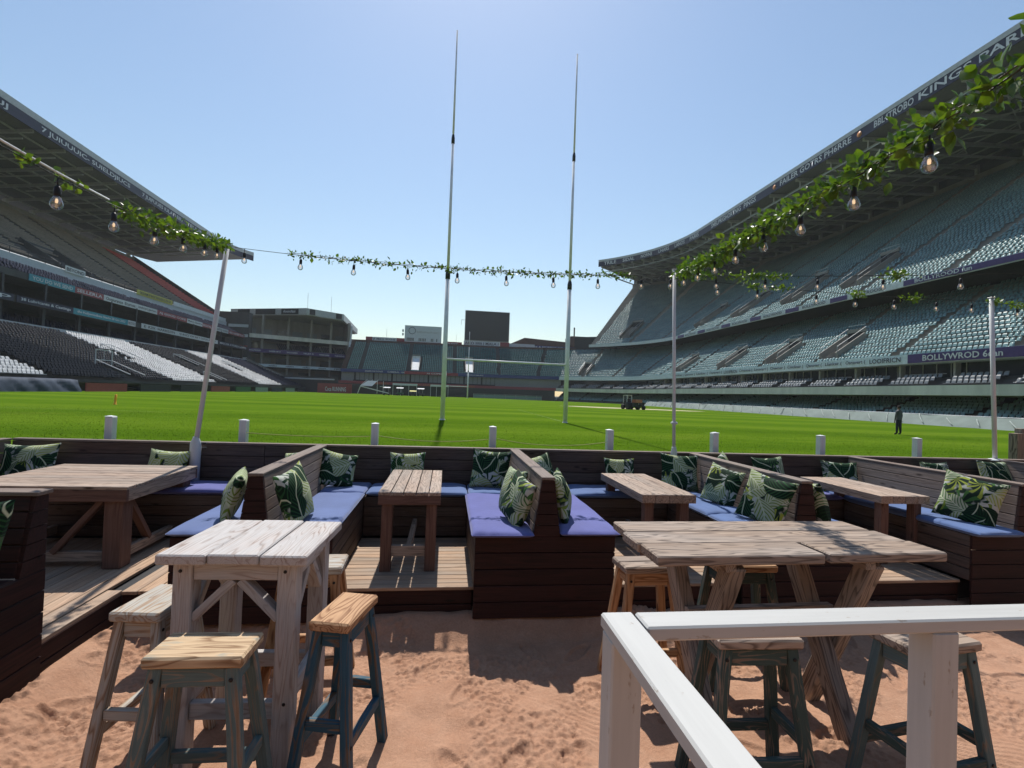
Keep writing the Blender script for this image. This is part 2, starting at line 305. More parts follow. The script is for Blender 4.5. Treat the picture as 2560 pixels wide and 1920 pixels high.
def mat_glow(name, c, s):
    t = NT(name); t.b.inputs['Emission Color'].default_value = (*c,1); t.b.inputs['Emission Strength'].default_value = s; t.col(c); return t.m
def mat_seat(name, c, rough=.32, faded=None, spec=.5):
    t = NT(name); g = t.n('NewGeometry'); n = t.noise(g.outputs['Position'], .35, 4); n2 = t.noise(g.outputs['Position'], 2.3, 3)
    k = t.ramp(t.math('ADD', t.math('MULTIPLY', n, .55), t.math('MULTIPLY', n2, .45)), [(.3, tuple(x*.75 for x in c)), (.7, faded or tuple(x*1.25 for x in c))]); t.col(k); return t.set(rough, spec)
def mat_concrete(name, c, stain=.5):
    t = NT(name); g = t.n('NewGeometry'); p = g.outputs['Position']; a = t.noise(t.mapp(p, (.6,.6,.12)), 1.0, 6, .65); b = t.noise(p, .15, 4)
    k = t.ramp(a, [(.3, tuple(x*(1-.5*stain) for x in c)), (.65, c)]); k = t.mix(.5, k, t.ramp(b, [(.3, (.75,.75,.75)), (.7, (1.1,1.1,1.1))]), 'MULTIPLY'); t.col(k); return t.set(.85, .25)
M['sand'] = mat_sand(); M['grass'] = mat_grass(); M['blade'] = mat_grass(True)
M['cush'] = mat_cushion('blue_cushion_fabric', (.10,.145,.315)); M['cush2'] = mat_cushion('violet_blue_cushion_fabric', (.105,.115,.33)); M['cush3'] = mat_cushion('denim_blue_cushion_fabric', (.085,.145,.32))
M['leafprint'] = mat_leafprint()
M['leaf'] = mat_leaf('garland_leaf', (.030,.085,.016), (.15,.20,.022)); M['leaf2'] = mat_leaf('dark_garland_leaf', (.024,.072,.018), (.14,.19,.022))
M['glass'] = mat_glass('clear_bulb_glass'); M['filament'] = mat_glow('warm_filament', (1,.70,.40), .7)
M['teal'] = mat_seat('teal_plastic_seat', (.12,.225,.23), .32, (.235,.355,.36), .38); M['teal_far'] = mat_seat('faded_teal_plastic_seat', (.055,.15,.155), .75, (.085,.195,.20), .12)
M['blackseat'] = mat_seat('black_plastic_seat', (.008,.008,.010), .30, (.014,.014,.017), .06); M['whiteseat'] = mat_seat('white_plastic_seat', (.50,.50,.50), .35, (.66,.66,.66)); M['navyseat'] = mat_seat('navy_plastic_seat', (.020,.024,.042), .8, None, .03)
M['greyseat'] = mat_seat('grey_plastic_seat', (.16,.17,.175), .35); M['brownseat'] = mat_seat('brown_bench_row', (.27,.225,.18), .6, None, .15); M['redseat'] = mat_seat('red_plastic_seat', (.55,.075,.06), .5, None, .2)
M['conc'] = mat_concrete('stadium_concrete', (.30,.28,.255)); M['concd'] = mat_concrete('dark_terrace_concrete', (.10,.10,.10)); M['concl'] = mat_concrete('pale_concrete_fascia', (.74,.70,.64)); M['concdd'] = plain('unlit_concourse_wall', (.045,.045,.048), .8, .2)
M['brownc'] = mat_concrete('brown_brick_face', (.12,.075,.065)); M['roof'] = plain('ribbed_roof_soffit', (.17,.16,.155), .6, .3); M['rooflip'] = plain('pale_roof_edge', (.42,.43,.44), .45, .4)
M['steel'] = plain('painted_roof_steel', (.40,.39,.37), .5, .4); M['navyban'] = plain('navy_banner', (.028,.028,.055), .5, .3); M['purple'] = plain('purple_banner', (.075,.045,.15), .5, .3); M['paleban'] = plain('pale_blue_banner', (.58,.66,.70), .5, .3)
M['whiteban'] = plain('white_banner', (.58,.60,.62), .5, .3); M['tealban'] = plain('turquoise_banner', (.05,.26,.33), .5, .3); M['redban'] = plain('red_banner', (.28,.055,.06), .5, .3); M['blueban'] = plain('blue_banner', (.04,.06,.19), .5, .3); M['yellowban'] = plain('yellow_banner', (.46,.42,.06), .5, .3)
M['ink'] = plain('dark_lettering', (.05,.055,.065), .5, .2); M['white_ink'] = plain('white_lettering', (.62,.63,.66), .5, .2); M['orange_ink'] = plain('orange_print', (.42,.17,.05), .5, .2); M['black_panel'] = plain('black_screen_panel', (.020,.021,.024), .4, .4)
M['wall_white'] = plain('white_painted_wall', (.50,.53,.56), .7, .25, 0, .06); M['dim_glass'] = plain('dim_window_glass', (.03,.035,.04), .12, .6); M['grey_glass'] = plain('pale_blind_window', (.20,.22,.22), .3, .5)
M['tarp'] = plain('navy_tarpaulin', (.040,.055,.085), .7, .15); M['cover'] = plain('pale_green_ground_cover', (.165,.205,.19), .75, .15, 0, .12, .8); M['orange'] = plain('orange_plastic', (.95,.38,.02), .5, .4)
# ------------------------------------------------------------------ the setting
def vnoise(xx, yy, f, seed):                              # smooth value noise
    r = np.random.RandomState(seed); T = r.rand(64,64); x = xx*f+100; y = yy*f+100; xi = np.floor(x).astype(int); yi = np.floor(y).astype(int); a = x-xi; b = y-yi; a = a*a*(3-2*a); b = b*b*(3-2*b)
    g = lambda i, j: T[(xi+i)%64, (yi+j)%64]
    return (g(0,0)*(1-a)+g(1,0)*a)*(1-b)+(g(0,1)*(1-a)+g(1,1)*a)*b-.5
def grid(xs, ys, zf):
    X, Y = np.meshgrid(xs, ys); Z = zf(X, Y); V = np.stack([X,Y,Z], -1).reshape(-1,3); nx, ny = len(xs), len(ys); i = np.arange((ny-1)*nx).reshape(ny-1,nx)[:,:-1].ravel()
    return V, np.stack([i, i+1, i+nx+1, i+nx], -1)
def sand_z(X, Y):
    Z = .040*vnoise(X,Y,1.3,1)+.034*vnoise(X,Y,3.4,2)+.020*vnoise(X,Y,8,3)
    rough = np.clip(vnoise(X,Y,2.6,4)*8+.05+1.8*vnoise(X,Y,9,14),0,1); Z += rough*(.010*vnoise(X,Y,15,5)+.024*vnoise(X,Y,36,6)+.020*vnoise(X,Y,56,8))
    rip = np.clip(vnoise(X,Y,1.9,7)*4-.35,0,1); Z += rip*.0055*np.sin((X*.55+Y*.8+.05*vnoise(X,Y,5,9))*2*np.pi/.045)
    r = random.Random(5)
    for k in range(170):
        cx, cy, a = r.uniform(-2.4,6), r.uniform(.9,4.1), r.choice([r.uniform(-.2,1.0), r.uniform(0,3.14)]); u = (X-cx)*math.cos(a)+(Y-cy)*math.sin(a); w = -(X-cx)*math.sin(a)+(Y-cy)*math.cos(a)
        d = (u/.145)**2+(w/.052)**2; m = np.exp(-np.maximum(d-.75,0)*6.5); Z += -.014*m*(d < 3)+.010*np.exp(-((np.sqrt(d)-1.22)/.16)**2)+.0045*m*np.sin(u*2*np.pi/r.choice([.022,.03,.04]))
    ed = np.clip((X+2.75)/.15,0,1)*np.clip((6.4-X)/.2,0,1)*np.clip((Y-.4)/.2,0,1)
    sm = lambda v: np.clip(v,0,1)**2*(3-2*np.clip(v,0,1))
    return Z*ed-.14+.15*np.maximum(sm((Y-4.15)/.30), sm((-2.15-X)/.40))*(Y > .3)
xs = np.concatenate([np.arange(-16,-2.8,1.2), np.arange(-2.75,6.4,.011), np.arange(6.5,18,1.2)]); ys = np.concatenate([np.arange(-14,.3,1.1), np.arange(.4,4.58,.011), [4.7,6.64]])
tag(link('sand_ground', npmesh('sand_ground', *grid(xs, ys, sand_z), M['sand'], True)), 'reddish trampled beach sand with footprints around the bar tables', 'sand', kind='structure')
FZ = .6; GZ = -.14
def field_z(X, Y): s = np.clip((X-10)/18,0,1); return FZ-.12*s*s*(3-2*s)+0*Y
def fz(x): return float(field_z(np.array([x]), np.array([0.]))[0])
xs = np.concatenate([np.arange(-60,10,5), np.arange(10,29,1.0), np.arange(30,60,5)]); ys = np.concatenate([[6.72], np.arange(8,160,4.)])
V, Q = grid(xs, ys, field_z); nv = len(xs); V2 = V[:nv].copy(); V2[:,2] = -.3; b0 = len(V); V = np.concatenate([V, V2]); i = np.arange(nv-1); Q = np.concatenate([Q, np.stack([i, i+1, b0+i+1, b0+i], -1)])
tag(link('playing_field', npmesh('playing_field', V, Q, M['grass'], True)), 'mown green rugby pitch with faint stripes beyond the timber wall', 'pitch', kind='structure')
g = MB(); g.quad((-1500,-1500,-.36),(1500,-1500,-.36),(1500,2500,-.36),(-1500,2500,-.36)); tag(g.build('outer_ground', M['concd']), 'dark paved ground around the stadium', 'ground', kind='structure')
# grass blades on the near part of the pitch
N = 110000; Yb = 6.75+(nrs.rand(N)**1.7)*20; Xb = -.0+(nrs.rand(N)-.5)*2*(Yb*1.12)+Yb*.14; hb = .012+.018*nrs.rand(N); th = nrs.rand(N)*6.283; wb = .004+.004*nrs.rand(N); lx = (nrs.rand(N)-.5)*.05; ly = (nrs.rand(N)-.5)*.05; zb = field_z(Xb, Yb)
a = np.stack([Xb-np.cos(th)*wb, Yb-np.sin(th)*wb, zb-.004], -1); b = np.stack([Xb+np.cos(th)*wb, Yb+np.sin(th)*wb, zb-.004], -1); c = np.stack([Xb+lx, Yb+ly, zb+hb], -1)
tag(link('grass', npmesh('grass', np.stack([a,b,c],1).reshape(-1,3), np.arange(3*N).reshape(-1,3), M['blade'])), 'short green grass blades on the near part of the pitch', 'grass', kind='stuff')
# faint markings and the bare strip on the pitch
def marking(name, pts, label, mat):
    g = MB(); g.poly([(x, y, fz(x)+.006) for x, y in pts]); tag(g.build(name, mat), label, 'marking', kind='structure')
M['chalk'] = plain('faded_chalk', (.13,.20,.06), .9, .0, 0, .5, 1.5); M['bare'] = plain('bare_clay_strip', (.42,.38,.22), .9, .2, 0, .3, .6)
marking('goal_line', [(-30,24.35),(14,24.35),(14,24.45),(-30,24.45)], 'faint faded chalk goal line across the pitch', M['chalk'])
marking('touch_line', [(6.15,25.2),(6.25,25.2),(6.60,45),(6.50,45)], 'faint faded chalk line running up the pitch', M['chalk'])
marking('bare_strip', [(16,70),(21,67),(34,66),(38,69),(33,73),(20,75)], 'pale bare clay strip on the pitch behind the tractor', M['bare'])
# ------------------------------------------------------------------ timber deck
DZ = .235; DF = 4.48; WY = 6.58
deck = thing('deck', None, None); del_k = [k for k in deck.keys()]; tag(deck, 'raised timber deck of weathered planks with dark red fascia', 'deck', kind='structure')
def plank_run_x(x0, x1, y0, y1, pw=.094, gap=.007):
    y = y0; k = 0
    while y+pw <= y1+.05:
        box('plank', deck, (x1-x0, pw, .028), ((x0+x1)/2, y+pw/2, DZ-.014+rnd.uniform(-.001,.001)), M['deck'], (0,0,math.pi*(k%2)), .003); y += pw+gap; k += 1
def plank_run_y(x0, x1, y0, y1, pw=.115, gap=.007):
    x = x0; k = 0
    while x+pw <= x1+.05:
        box('plank', deck, (y1-y0, pw, .028), (x+pw/2, (y0+y1)/2, DZ-.014+rnd.uniform(-.001,.001)), M['deck'], (0,0,math.pi/2+math.pi*(k%2)), .003); x += pw+gap; k += 1
DX = [-1.52, .93, 3.43, 5.87, 8.32]                      # axes of the double benches
plank_run_y(-5.0, -2.70, 1.2, 6.0); box('edge_plank', deck, (3.2,.11,.03), (-2.615,2.9,DZ-.013), M['deck'], (0,0,math.pi/2), .003)
plank_run_y(-2.55, -1.95, DF-.01, 6.0)
for a, b in zip(DX[:-1], DX[1:]): plank_run_x(a+.62, b-.62, DF-.01, 6.0)
for k, z in enumerate((-.045,.085)):                     # fascia boards along the front and the left wing
    for a, b in ((-2.55,-2.15),(-.90,.30),(1.56,2.80),(4.06,5.24),(6.5,7.7)): box('fascia_board', deck, (b-a-.004,.024,.122), ((a+b)/2, DF+.012, z+.061), M['mahog'])
    box('fascia_board', deck, (3.3,.024,.122), (-2.57,2.84,z+.061), M['mahog'], (0,0,math.pi/2))
g = MB()
for a, b in ((-5.0,-2.72),): g.box(a,b,1.2,6.55,-.1,.19)
g.box(-2.72,8.9,4.56,6.55,-.1,.19); g.build('substructure', M['concdd'], deck)
# timber back wall
def boards_x(parent, x0, x1, y, z0, z1, n, mat, ny, split=None, th=.024, tilt=0):
    h = (z1-z0)/n; xs = [x0]+list(split or [])+[x1]
    for i in range(n):
        for a, b in zip(xs[:-1], xs[1:]):
            box('board', parent, (b-a-.004, th, h-.007), ((a+b)/2, y+rnd.uniform(-.0015,.0015), z0+h*(i+.5)), mat, (tilt,0,0))
wall = thing('timber_wall', 'long dark stained timber wall of horizontal boards along the pitch edge', 'wall', (2, WY+.03, DZ))
wall.location = (0,0,0)
boards_x(wall, -5.0, 9.6, WY, DZ+.02, 1.205, 7, M['bench'], 0, [-2.2,.93,3.43,5.87])
for a, b in ((-5.0,-1.52),(-1.52,.93),(.93,3.43),(3.43,5.87),(5.87,9.6)): box('cap_board', wall, (b-a-.004,.10,.026), ((a+b)/2, WY+.035, 1.219), M['bench_cap'])
g = MB(); g.box(-5.0,9.6,WY+.016,WY+.08,-.2,1.2); g.build('backing', M['mahog'], wall)
lw = thing('timber_wall', 'short timber wall closing the left end of the deck seating', 'wall')
h = (1.205-DZ-.02)/7
for i in range(7): box('board', lw, (1.9,.024,h-.007), (-5.02, 5.62, DZ+.02+h*(i+.5)), M['bench_cap'], (0,0,math.pi/2))
box('cap_board', lw, (1.9,.10,.026), (-5.05,5.62,1.219), M['bench_cap'], (0,0,math.pi/2))
# ------------------------------------------------------------------ benches
def trap_board(parent, p, w0, w1, h, th, mat, rz=0):      # board narrowing upwards: p = centre of the bottom edge, local X across, Y depth
    V = [(-w0/2,-th/2,0),(w0/2,-th/2,0),(w1/2,-th/2,h),(-w1/2,-th/2,h),(-w0/2,th/2,0),(w0/2,th/2,0),(w1/2,th/2,h),(-w1/2,th/2,h)]
    F = [(0,1,2,3),(7,6,5,4),(0,4,5,1),(1,5,6,2),(2,6,7,3),(3,7,4,0)]
    return link('board', fixn(mesh('board', V, F, mat)), None, parent, Matrix.Translation(p) @ Matrix.Rotation(rz,4,'Z'))
SZ = .71; BF = 4.35; BB = 5.97; HB = .63
blabels = ['double timber bench with blue cushions behind the whitewashed bar table', 'double timber bench with violet cushions and its dark end facing the sand', 'double timber bench behind the large grey bar table', 'double timber bench at the right edge with one leaf pillow', 'double timber bench beyond the right edge of the deck']
def double_bench(c, label):
    t = thing('timber_bench', label, 'bench', (c, BF, 0), 0, 'double benches dividing the deck')
    n = 5; h = SZ/n
    for i in range(n): box('board', t, (2*HB-.004,.024,h-.006), (0, .012+rnd.uniform(-.001,.001), h*(i+.5)), M['mahog'])
    hs = (SZ-DZ-.02)/4
    for s in (-1,1):
        for i in range(4): box('board', t, (BB-BF-.03,.022,hs-.006), (s*(HB-.012), (BB-BF)/2+.012, DZ+.02+hs*(i+.5)), M['bench'], (0,0,math.pi/2))
    box('seat_panel', t, (BB-BF-.03, 2*HB-.06, .02), (0, (BB-BF)/2+.01, SZ-.012), M['mahog'], (0,0,math.pi/2))
    L = WY-.02-BF; nb = 5; z0, z1, w0, w1 = SZ, 1.203, .122, .058; sl = Vector((w1-w0,0,z1-z0)); hb = sl.length/nb
    for s in (-1,1):
        for i in range(nb):
            f = (i+.5)/nb; x = s*(w0+(w1-w0)*f-.011); z = z0+(z1-z0)*f
            beam('board', t, (x,.03,z), (x,L,z), .022, hb-.006, M['bench_cap'], (s*sl.x, 0, sl.z))
    for i in range(nb):
        a, b = i/nb, (i+1)/nb; trap_board(t, (0,.012,z0+(z1-z0)*a), 2*(w0+(w1-w0)*a)-.002, 2*(w0+(w1-w0)*b)-.002, (z1-z0)/nb-.006, .026, M['mahog'])
    g = MB(); zz = [(-w0+.024,z0),(w0-.024,z0),(w1-.024,z1-.02),(-w1+.024,z1-.02)]; n0 = len(g.v); g.v += [(x,.03,z) for x,z in zz]+[(x,L,z) for x,z in zz]; g.f += [(0,1,2,3),(7,6,5,4)]+[(i,(i+1)%4,4+(i+1)%4,4+i) for i in range(4)]; g.build('core', M['mahog'], t)
    box('cap_board', t, (L-.0,.122,.026), (0, L/2-.004, 1.217), M['bench_cap'], (0,0,math.pi/2))
    return t
for c, lb in zip(DX, blabels): double_bench(c, lb)
def back_bench(x0, x1, label):
    t = thing('wall_bench', label, 'bench', ((x0+x1)/2, BB, DZ), 0, 'benches along the timber wall'); w = x1-x0; h = (SZ-DZ-.02)/4
    for i in range(4): box('board', t, (w-.006,.022,h-.006), (0,.012,.02+h*(i+.5)), M['bench'])
    box('seat_panel', t, (w-.006, .56, .02), (0,.30,SZ-DZ-.012), M['mahog'])
back_bench(-4.98, DX[0]-HB, 'low timber bench along the back wall behind the big square table')
back_bench(DX[0]+HB, DX[1]-HB, 'low timber bench along the back wall behind the narrow slatted table')
back_bench(DX[1]+HB, DX[2]-HB, 'low timber bench along the back wall behind the thick plank table')
back_bench(DX[2]+HB, DX[3]-HB, 'low timber bench along the back wall behind the rightmost deck table')
back_bench(DX[3]+HB, DX[4]-HB, 'low timber bench along the back wall in the far right corner')
# single bench on the left wing
t = thing('timber_bench', 'dark timber bench cut off by the left edge, its board end facing the sand', 'bench', (-2.545, 2.95, 0))
h = SZ/5
for i in range(5): box('board', t, (.70,.024,h-.006), (-.012,.36,h*(i+.5)), M['mahog'], (0,0,math.pi/2))
for i in range(5):
    z0 = SZ+(1.2-SZ)*i/5; a, b = i/5, (i+1)/5; hh = (1.2-SZ)/5; y0, y1 = .50+.10*a, .50+.10*b
    V = [(0,y0,0),(0,.70,0),(0,.70,hh-.006),(0,y1,hh-.006)]; V = V+[(-.024,y,z) for _,y,z in V]; F = [(0,1,2,3),(7,6,5,4),(0,4,5,1),(1,5,6,2),(2,6,7,3),(3,7,4,0)]
    link('board', fixn(mesh('board', V, F, M['mahog'])), None, t, Matrix.Translation((0,0,z0)))
    beam('board', t, (-.026,.505+.1*(a+b)/2,z0+hh/2), (-2.3,.505+.1*(a+b)/2,z0+hh/2), .022, hh-.006, M['mahog'], (0,.2,1))
    box('board', t, (2.2,.022,hh-.006), (-1.13,.69,z0+hh/2), M['bench'])
box('cap_board', t, (2.3,.13,.026), (-1.13,.645,1.213), M['bench_cap']); box('seat_panel', t, (2.25,.5,.02), (-1.15,.25,SZ-.012), M['mahog']); box('front_panel', t, (2.25,.022,SZ-.05), (-1.15,.012,SZ/2-.02), M['bench'])
# ------------------------------------------------------------------ cushions
def cushion_mesh(lx, ly, lz, mat, seed):
    n, m = 30, 18; ax = np.linspace(-1,1,n); ay = np.linspace(-1,1,m); f = lambda t: np.sign(t)*(1-(1-np.abs(t))**1.9); U, Vv = np.meshgrid(f(ax), f(ay)); e = ((1-np.abs(U)**14)*(1-np.abs(Vv)**14)).clip(0)**.5
    X = U*lx/2; Y = Vv*ly/2; wr = .020*vnoise(X+seed,Y,3.5,seed)+.012*vnoise(X*1.8,Y+seed,9,seed+1); V = np.concatenate([np.stack([X,Y,e*(lz/2+wr)],-1).reshape(-1,3), np.stack([X,Y,-e*lz/2],-1).reshape(-1,3)])
    i = np.arange((m-1)*n).reshape(m-1,n)[:,:-1].ravel(); q = np.stack([i,i+1,i+n+1,i+n],-1); return npmesh('seat_cushion', V, np.concatenate([q, q[:,::-1]+n*m]), mat, True)
cn = 0
def cushion(x0, x1, y0, y1, mat, label, z=SZ, th=.07):
    global cn; cn += 1; o = link('seat_cushion', cushion_mesh(x1-x0, y1-y0, th, M[mat], cn), None, None, Matrix.Translation(((x0+x1)/2,(y0+y1)/2,z+th/2-.002)) @ Matrix.Rotation(R(rnd.uniform(-.4,.4)),4,'Z'))
    a, b = (x1-x0)/2, (y1-y0)/2; link('piping', tube_mesh('piping', [(-a+.02,-b,0),(a-.02,-b,0),(a,-b+.02,0),(a,b-.02,0),(a-.02,b,0),(-a+.02,b,0),(-a,b-.02,0),(-a,-b+.02,0),(-a+.02,-b,0)], .005, M[mat], 6), None, o)
    tag(o, label, 'cushion', 'blue seat cushions')
c0, c1, c2, c3, c4 = DX
cushion(c0-HB-.01, c0-.125, BF-.05, BB-.02, 'cush', 'long blue cushion left of the bench behind the whitewashed table')
cushion(c0+.125, c0+HB+.01, BF-.02, BB-.02, 'cush', 'long pale blue cushion between the whitewashed and narrow slatted tables')
cushion(c1-HB-.03, c1-.125, BF-.10, BB-.02, 'cush2', 'wide violet-blue cushion with two leaf pillows standing at its right side')
cushion(c1+.125, c1+HB+.03, BF-.06, BB-.02, 'cush2', 'violet-blue cushion right of the dark bench end, partly hidden by a pillow')
cushion(c2-HB-.01, c2-.125, 5.0, BB-.02, 'cush3', 'long denim-blue cushion under the pillow by the thick plank table, rear half'); cushion(c2-HB-.01, c2-.125, BF-.05, 4.99, 'cush3', 'denim-blue cushion just behind the large grey bar table, front half')
cushion(c2+.125, c2+HB+.01, BF-.05, BB-.02, 'cush3', 'blue cushion right of the third double bench, mostly hidden by the bar table')
cushion(c3-HB-.02, c3-.125, 4.98, BB-.02, 'cush3', 'long blue cushion of the right edge bench, rear half'); cushion(c3-HB-.02, c3-.125, BF-.09, 4.97, 'cush3', 'blue cushion under the large pillow at the right edge')
for x0, x1, m, lb in ((-4.9,c0-HB-.02,'cush2','long blue cushion on the wall bench behind the big square table'), (c0-HB+.0,c0-.13,'cush','short blue cushion in the wall corner left of the first double bench'), (c0+.13,c0+HB+.0,'cush','short blue cushion in the wall corner right of the first double bench'), (c0+HB+.02,c1-HB,'cush3','blue wall bench cushion behind the narrow slatted table'), (c1-HB+.02,c1-.13,'cush3','blue wall corner cushion left of the violet bench'), (c1+.13,c1+HB,'cush3','blue wall corner cushion right of the violet bench'),
    (c1+HB+.02,c2-HB,'cush3','blue wall bench cushion behind the thick plank table'), (c2-HB+.02,c2-.13,'cush3','blue wall corner cushion under the tall leaf pillow left of the third bench'), (c2+.13,c2+HB,'cush2','blue wall corner cushion right of the third bench'), (c2+HB+.02,c3-HB,'cush2','blue wall bench cushion behind the rightmost deck table'), (c3-HB+.02,c3-.13,'cush3','blue wall corner cushion left of the right edge bench'), (c3+.13,8.2,'cush3','blue wall bench cushion in the far right corner')):
    cushion(x0, x1, BB-.01 if x1-x0 > .6 else BB-.012, WY-.03, m, lb)
# ------------------------------------------------------------------ leaf-print pillows
def pillow_mesh(s, t, seed, asp=1.0):
    n = 22; a = np.linspace(-1,1,n); U, V0 = np.meshgrid(np.sign(a)*np.abs(a)**.9, np.sign(a)*np.abs(a)**.9); e = ((1-U**2).clip(0)*(1-V0**2).clip(0))**.42
    X = s/2*U*(1-.085*(1-V0**2)); Y = s*asp/2*V0*(1-.085*(1-U**2)); wr = .016*vnoise(X+seed*.37,Y,7,seed); lump = 1+.35*vnoise(X,Y+seed*.11,4,seed+3); y2 = -.06*s*(1-U**2)*(V0 > 0)*V0
    P = np.concatenate([np.stack([X,Y+y2*.3,e*t/2*lump+wr*e],-1).reshape(-1,3), np.stack([X,Y+y2*.3,-e*t/2*lump],-1).reshape(-1,3)]); i = np.arange((n-1)*n).reshape(n-1,n)[:,:-1].ravel(); q = np.stack([i,i+1,i+n+1,i+n],-1)
    return npmesh('leaf_pillow', P, np.concatenate([q, q[:,::-1]+n*n]), M['leafprint'], True)
pc = 0
def pillow(x, y, face, tilt, label, s=.46, roll=0, zc=None, t=.17, asp=1.0):   # face: heading the front looks to, degrees clockwise from -Y
    global pc; pc += 1; a = R(face); n = Vector((-math.sin(a), -math.cos(a), 0)); tl = R(tilt); zz = n*math.cos(tl)+Vector((0,0,1))*math.sin(tl); xx = Vector((0,0,1)).cross(zz).normalized(); yy = zz.cross(xx)
    Mx = Matrix((xx,yy,zz)).transposed().to_4x4() @ Matrix.Rotation(R(roll),4,'Z'); z = zc if zc else .762+s*asp/2*math.cos(tl)*(1+.28*abs(math.sin(R(roll)*1.0)))-.008
    tag(link('leaf_pillow', pillow_mesh(s, t, pc*3+1, asp), None, None, Matrix.Translation((x,y,z)) @ Mx), label, 'pillow', 'tropical leaf pillows on the benches')
pillow(-4.66,6.36,-4,17,'wide leaf pillow in the far left corner of the wall',.56,2,asp=.82)
pillow(-3.22,6.38,2,18,'leaf pillow leaning on the wall just left of the white light pole',.46,-3,asp=.9)
pillow(-1.72,6.30,30,18,'tip of a leaf pillow peeking over the first bench back',.44,14)
pillow(-1.80,4.66,72,17,'leaf pillow seen edge-on left of the first bench end',.46,-3)
pillow(-1.27,4.58,-80,15,'tall leaf pillow leaning right of the first bench end',.50,8)
pillow(-1.25,6.24,-28,19,'leaf pillow tilted in the wall corner right of the first bench',.44,-14)
pillow(-.44,6.38,0,16,'leaf pillow on the wall behind the narrow slatted table',.44,1)
pillow(.60,6.34,6,18,'large dark leaf pillow on the wall left of the violet bench',.50,-4)
pillow(1.22,6.27,-22,18,'leaf pillow behind the second bench back in the wall corner',.44,12)
pillow(.715,5.05,76,15,'rear one of two leaf pillows left of the dark bench end',.46,2)
pillow(.70,4.62,72,18,'front one of two leaf pillows left of the dark bench end, rounded',.45,-12,t=.2)
pillow(1.135,4.72,-74,14,'leaf pillow seen edge-on right of the dark bench end',.48,4)
pillow(2.32,6.38,0,16,'dark leaf pillow on the wall behind the thick plank table',.42,0)
pillow(3.10,6.28,10,15,'tall dark leaf pillow in the wall corner left of the third bench',.50,-2)
pillow(3.72,6.30,-30,17,'tiny tip of a pillow showing above the third bench back',.46,20)
pillow(3.20,5.42,67,17,'leaf pillow mid-way along the third bench back',.46,-9)
pillow(3.18,4.60,62,18,'big yellow-green leaf pillow at the front end of the third bench',.50,-10)
pillow(3.66,4.56,-80,14,'dark pillow edge just right of the third bench end',.46,-2)
pillow(4.46,6.38,-3,17,'leaf pillow on the wall right of the third bench back',.48,2)
pillow(5.52,6.36,8,18,'wide leaf pillow in the wall corner left of the right edge bench',.52,-2,asp=.85)
pillow(7.08,6.38,0,16,'small pillow top showing behind the right edge bench back',.46,0)
pillow(8.05,6.36,-4,16,'wide pillow beneath the rightmost light pole',.58,-1,asp=.85)
pillow(5.55,4.64,54,20,'large bright leaf pillow resting on the right edge bench',.52,-12)
pillow(-2.68,3.22,12,16,'leaf pillow cut by the left edge on the dark bench',.50,2)
# ------------------------------------------------------------------ deck tables
def legs4(t, w, d, z0, z1, s, mat, inset=.0):
    for sx in (-1,1):
        for sy in (-1,1): beam('leg', t, (sx*(w/2-s/2-inset), sy*(d/2-s/2-inset), z0), (sx*(w/2-s/2-inset), sy*(d/2-s/2-inset), z1), s, s, mat, (0,1,0))
def deck_table(name, cx, cy, w, d, zt, n, mat, label, th=.03, apron=.085, leg=.10, gap=.008, along='y', stretch=True):
    t = thing(name, label, 'table', (cx,cy,DZ)); H = zt-DZ; ax = w if along == 'y' else d; pw = (ax-(n-1)*gap)/n
    for i in range(n):
        o = -ax/2+pw/2+i*(pw+gap)
        if along == 'y': box('plank', t, (d,pw,th), (o,0,H-th/2+rnd.uniform(-.001,.001)), mat, (0,0,math.pi/2), .004)
        else: box('plank', t, (w,pw,th), (0,o,H-th/2+rnd.uniform(-.001,.001)), mat, (0,0,0), .004)
    if apron:
        for s in (-1,1): box('apron', t, (w-.002,.03,apron), (0,s*(d/2-.016),H-th-apron/2-.001), M['tleg']); box('apron', t, (d-.066,.03,apron), (s*(w/2-.016),0,H-th-apron/2-.001), mat, (0,0,math.pi/2))
    legs4(t, w, d, 0, H-th-.002, leg, M['tleg'], .034 if apron else .05)
    if stretch:
        for s in (-1,1): beam('stretcher', t, (-w/2+leg,s*(d/2-leg/2-.03),.19), (w/2-leg,s*(d/2-leg/2-.03),.19), .05, .10, M['table'])
        beam('stretcher', t, (0,-d/2+leg+.0,.19), (0,d/2-leg,.19), .05, .07, M['table'])
    return t
deck_table('deck_table', -.30, 5.515, .585, 1.39, .99, 5, M['table'], 'narrow slatted timber table with five planks in the middle of the deck')
deck_table('deck_table', 2.285, 5.505, .575, 1.36, .99, 4, M['table'], 'thick plank timber table on the deck behind the large bar table', .085, 0, .095, .004)
deck_table('deck_table', 5.04, 5.515, .60, 1.26, .99, 4, M['table'], 'rightmost timber table on the deck beside the right edge bench', .085, 0, .095, .004)
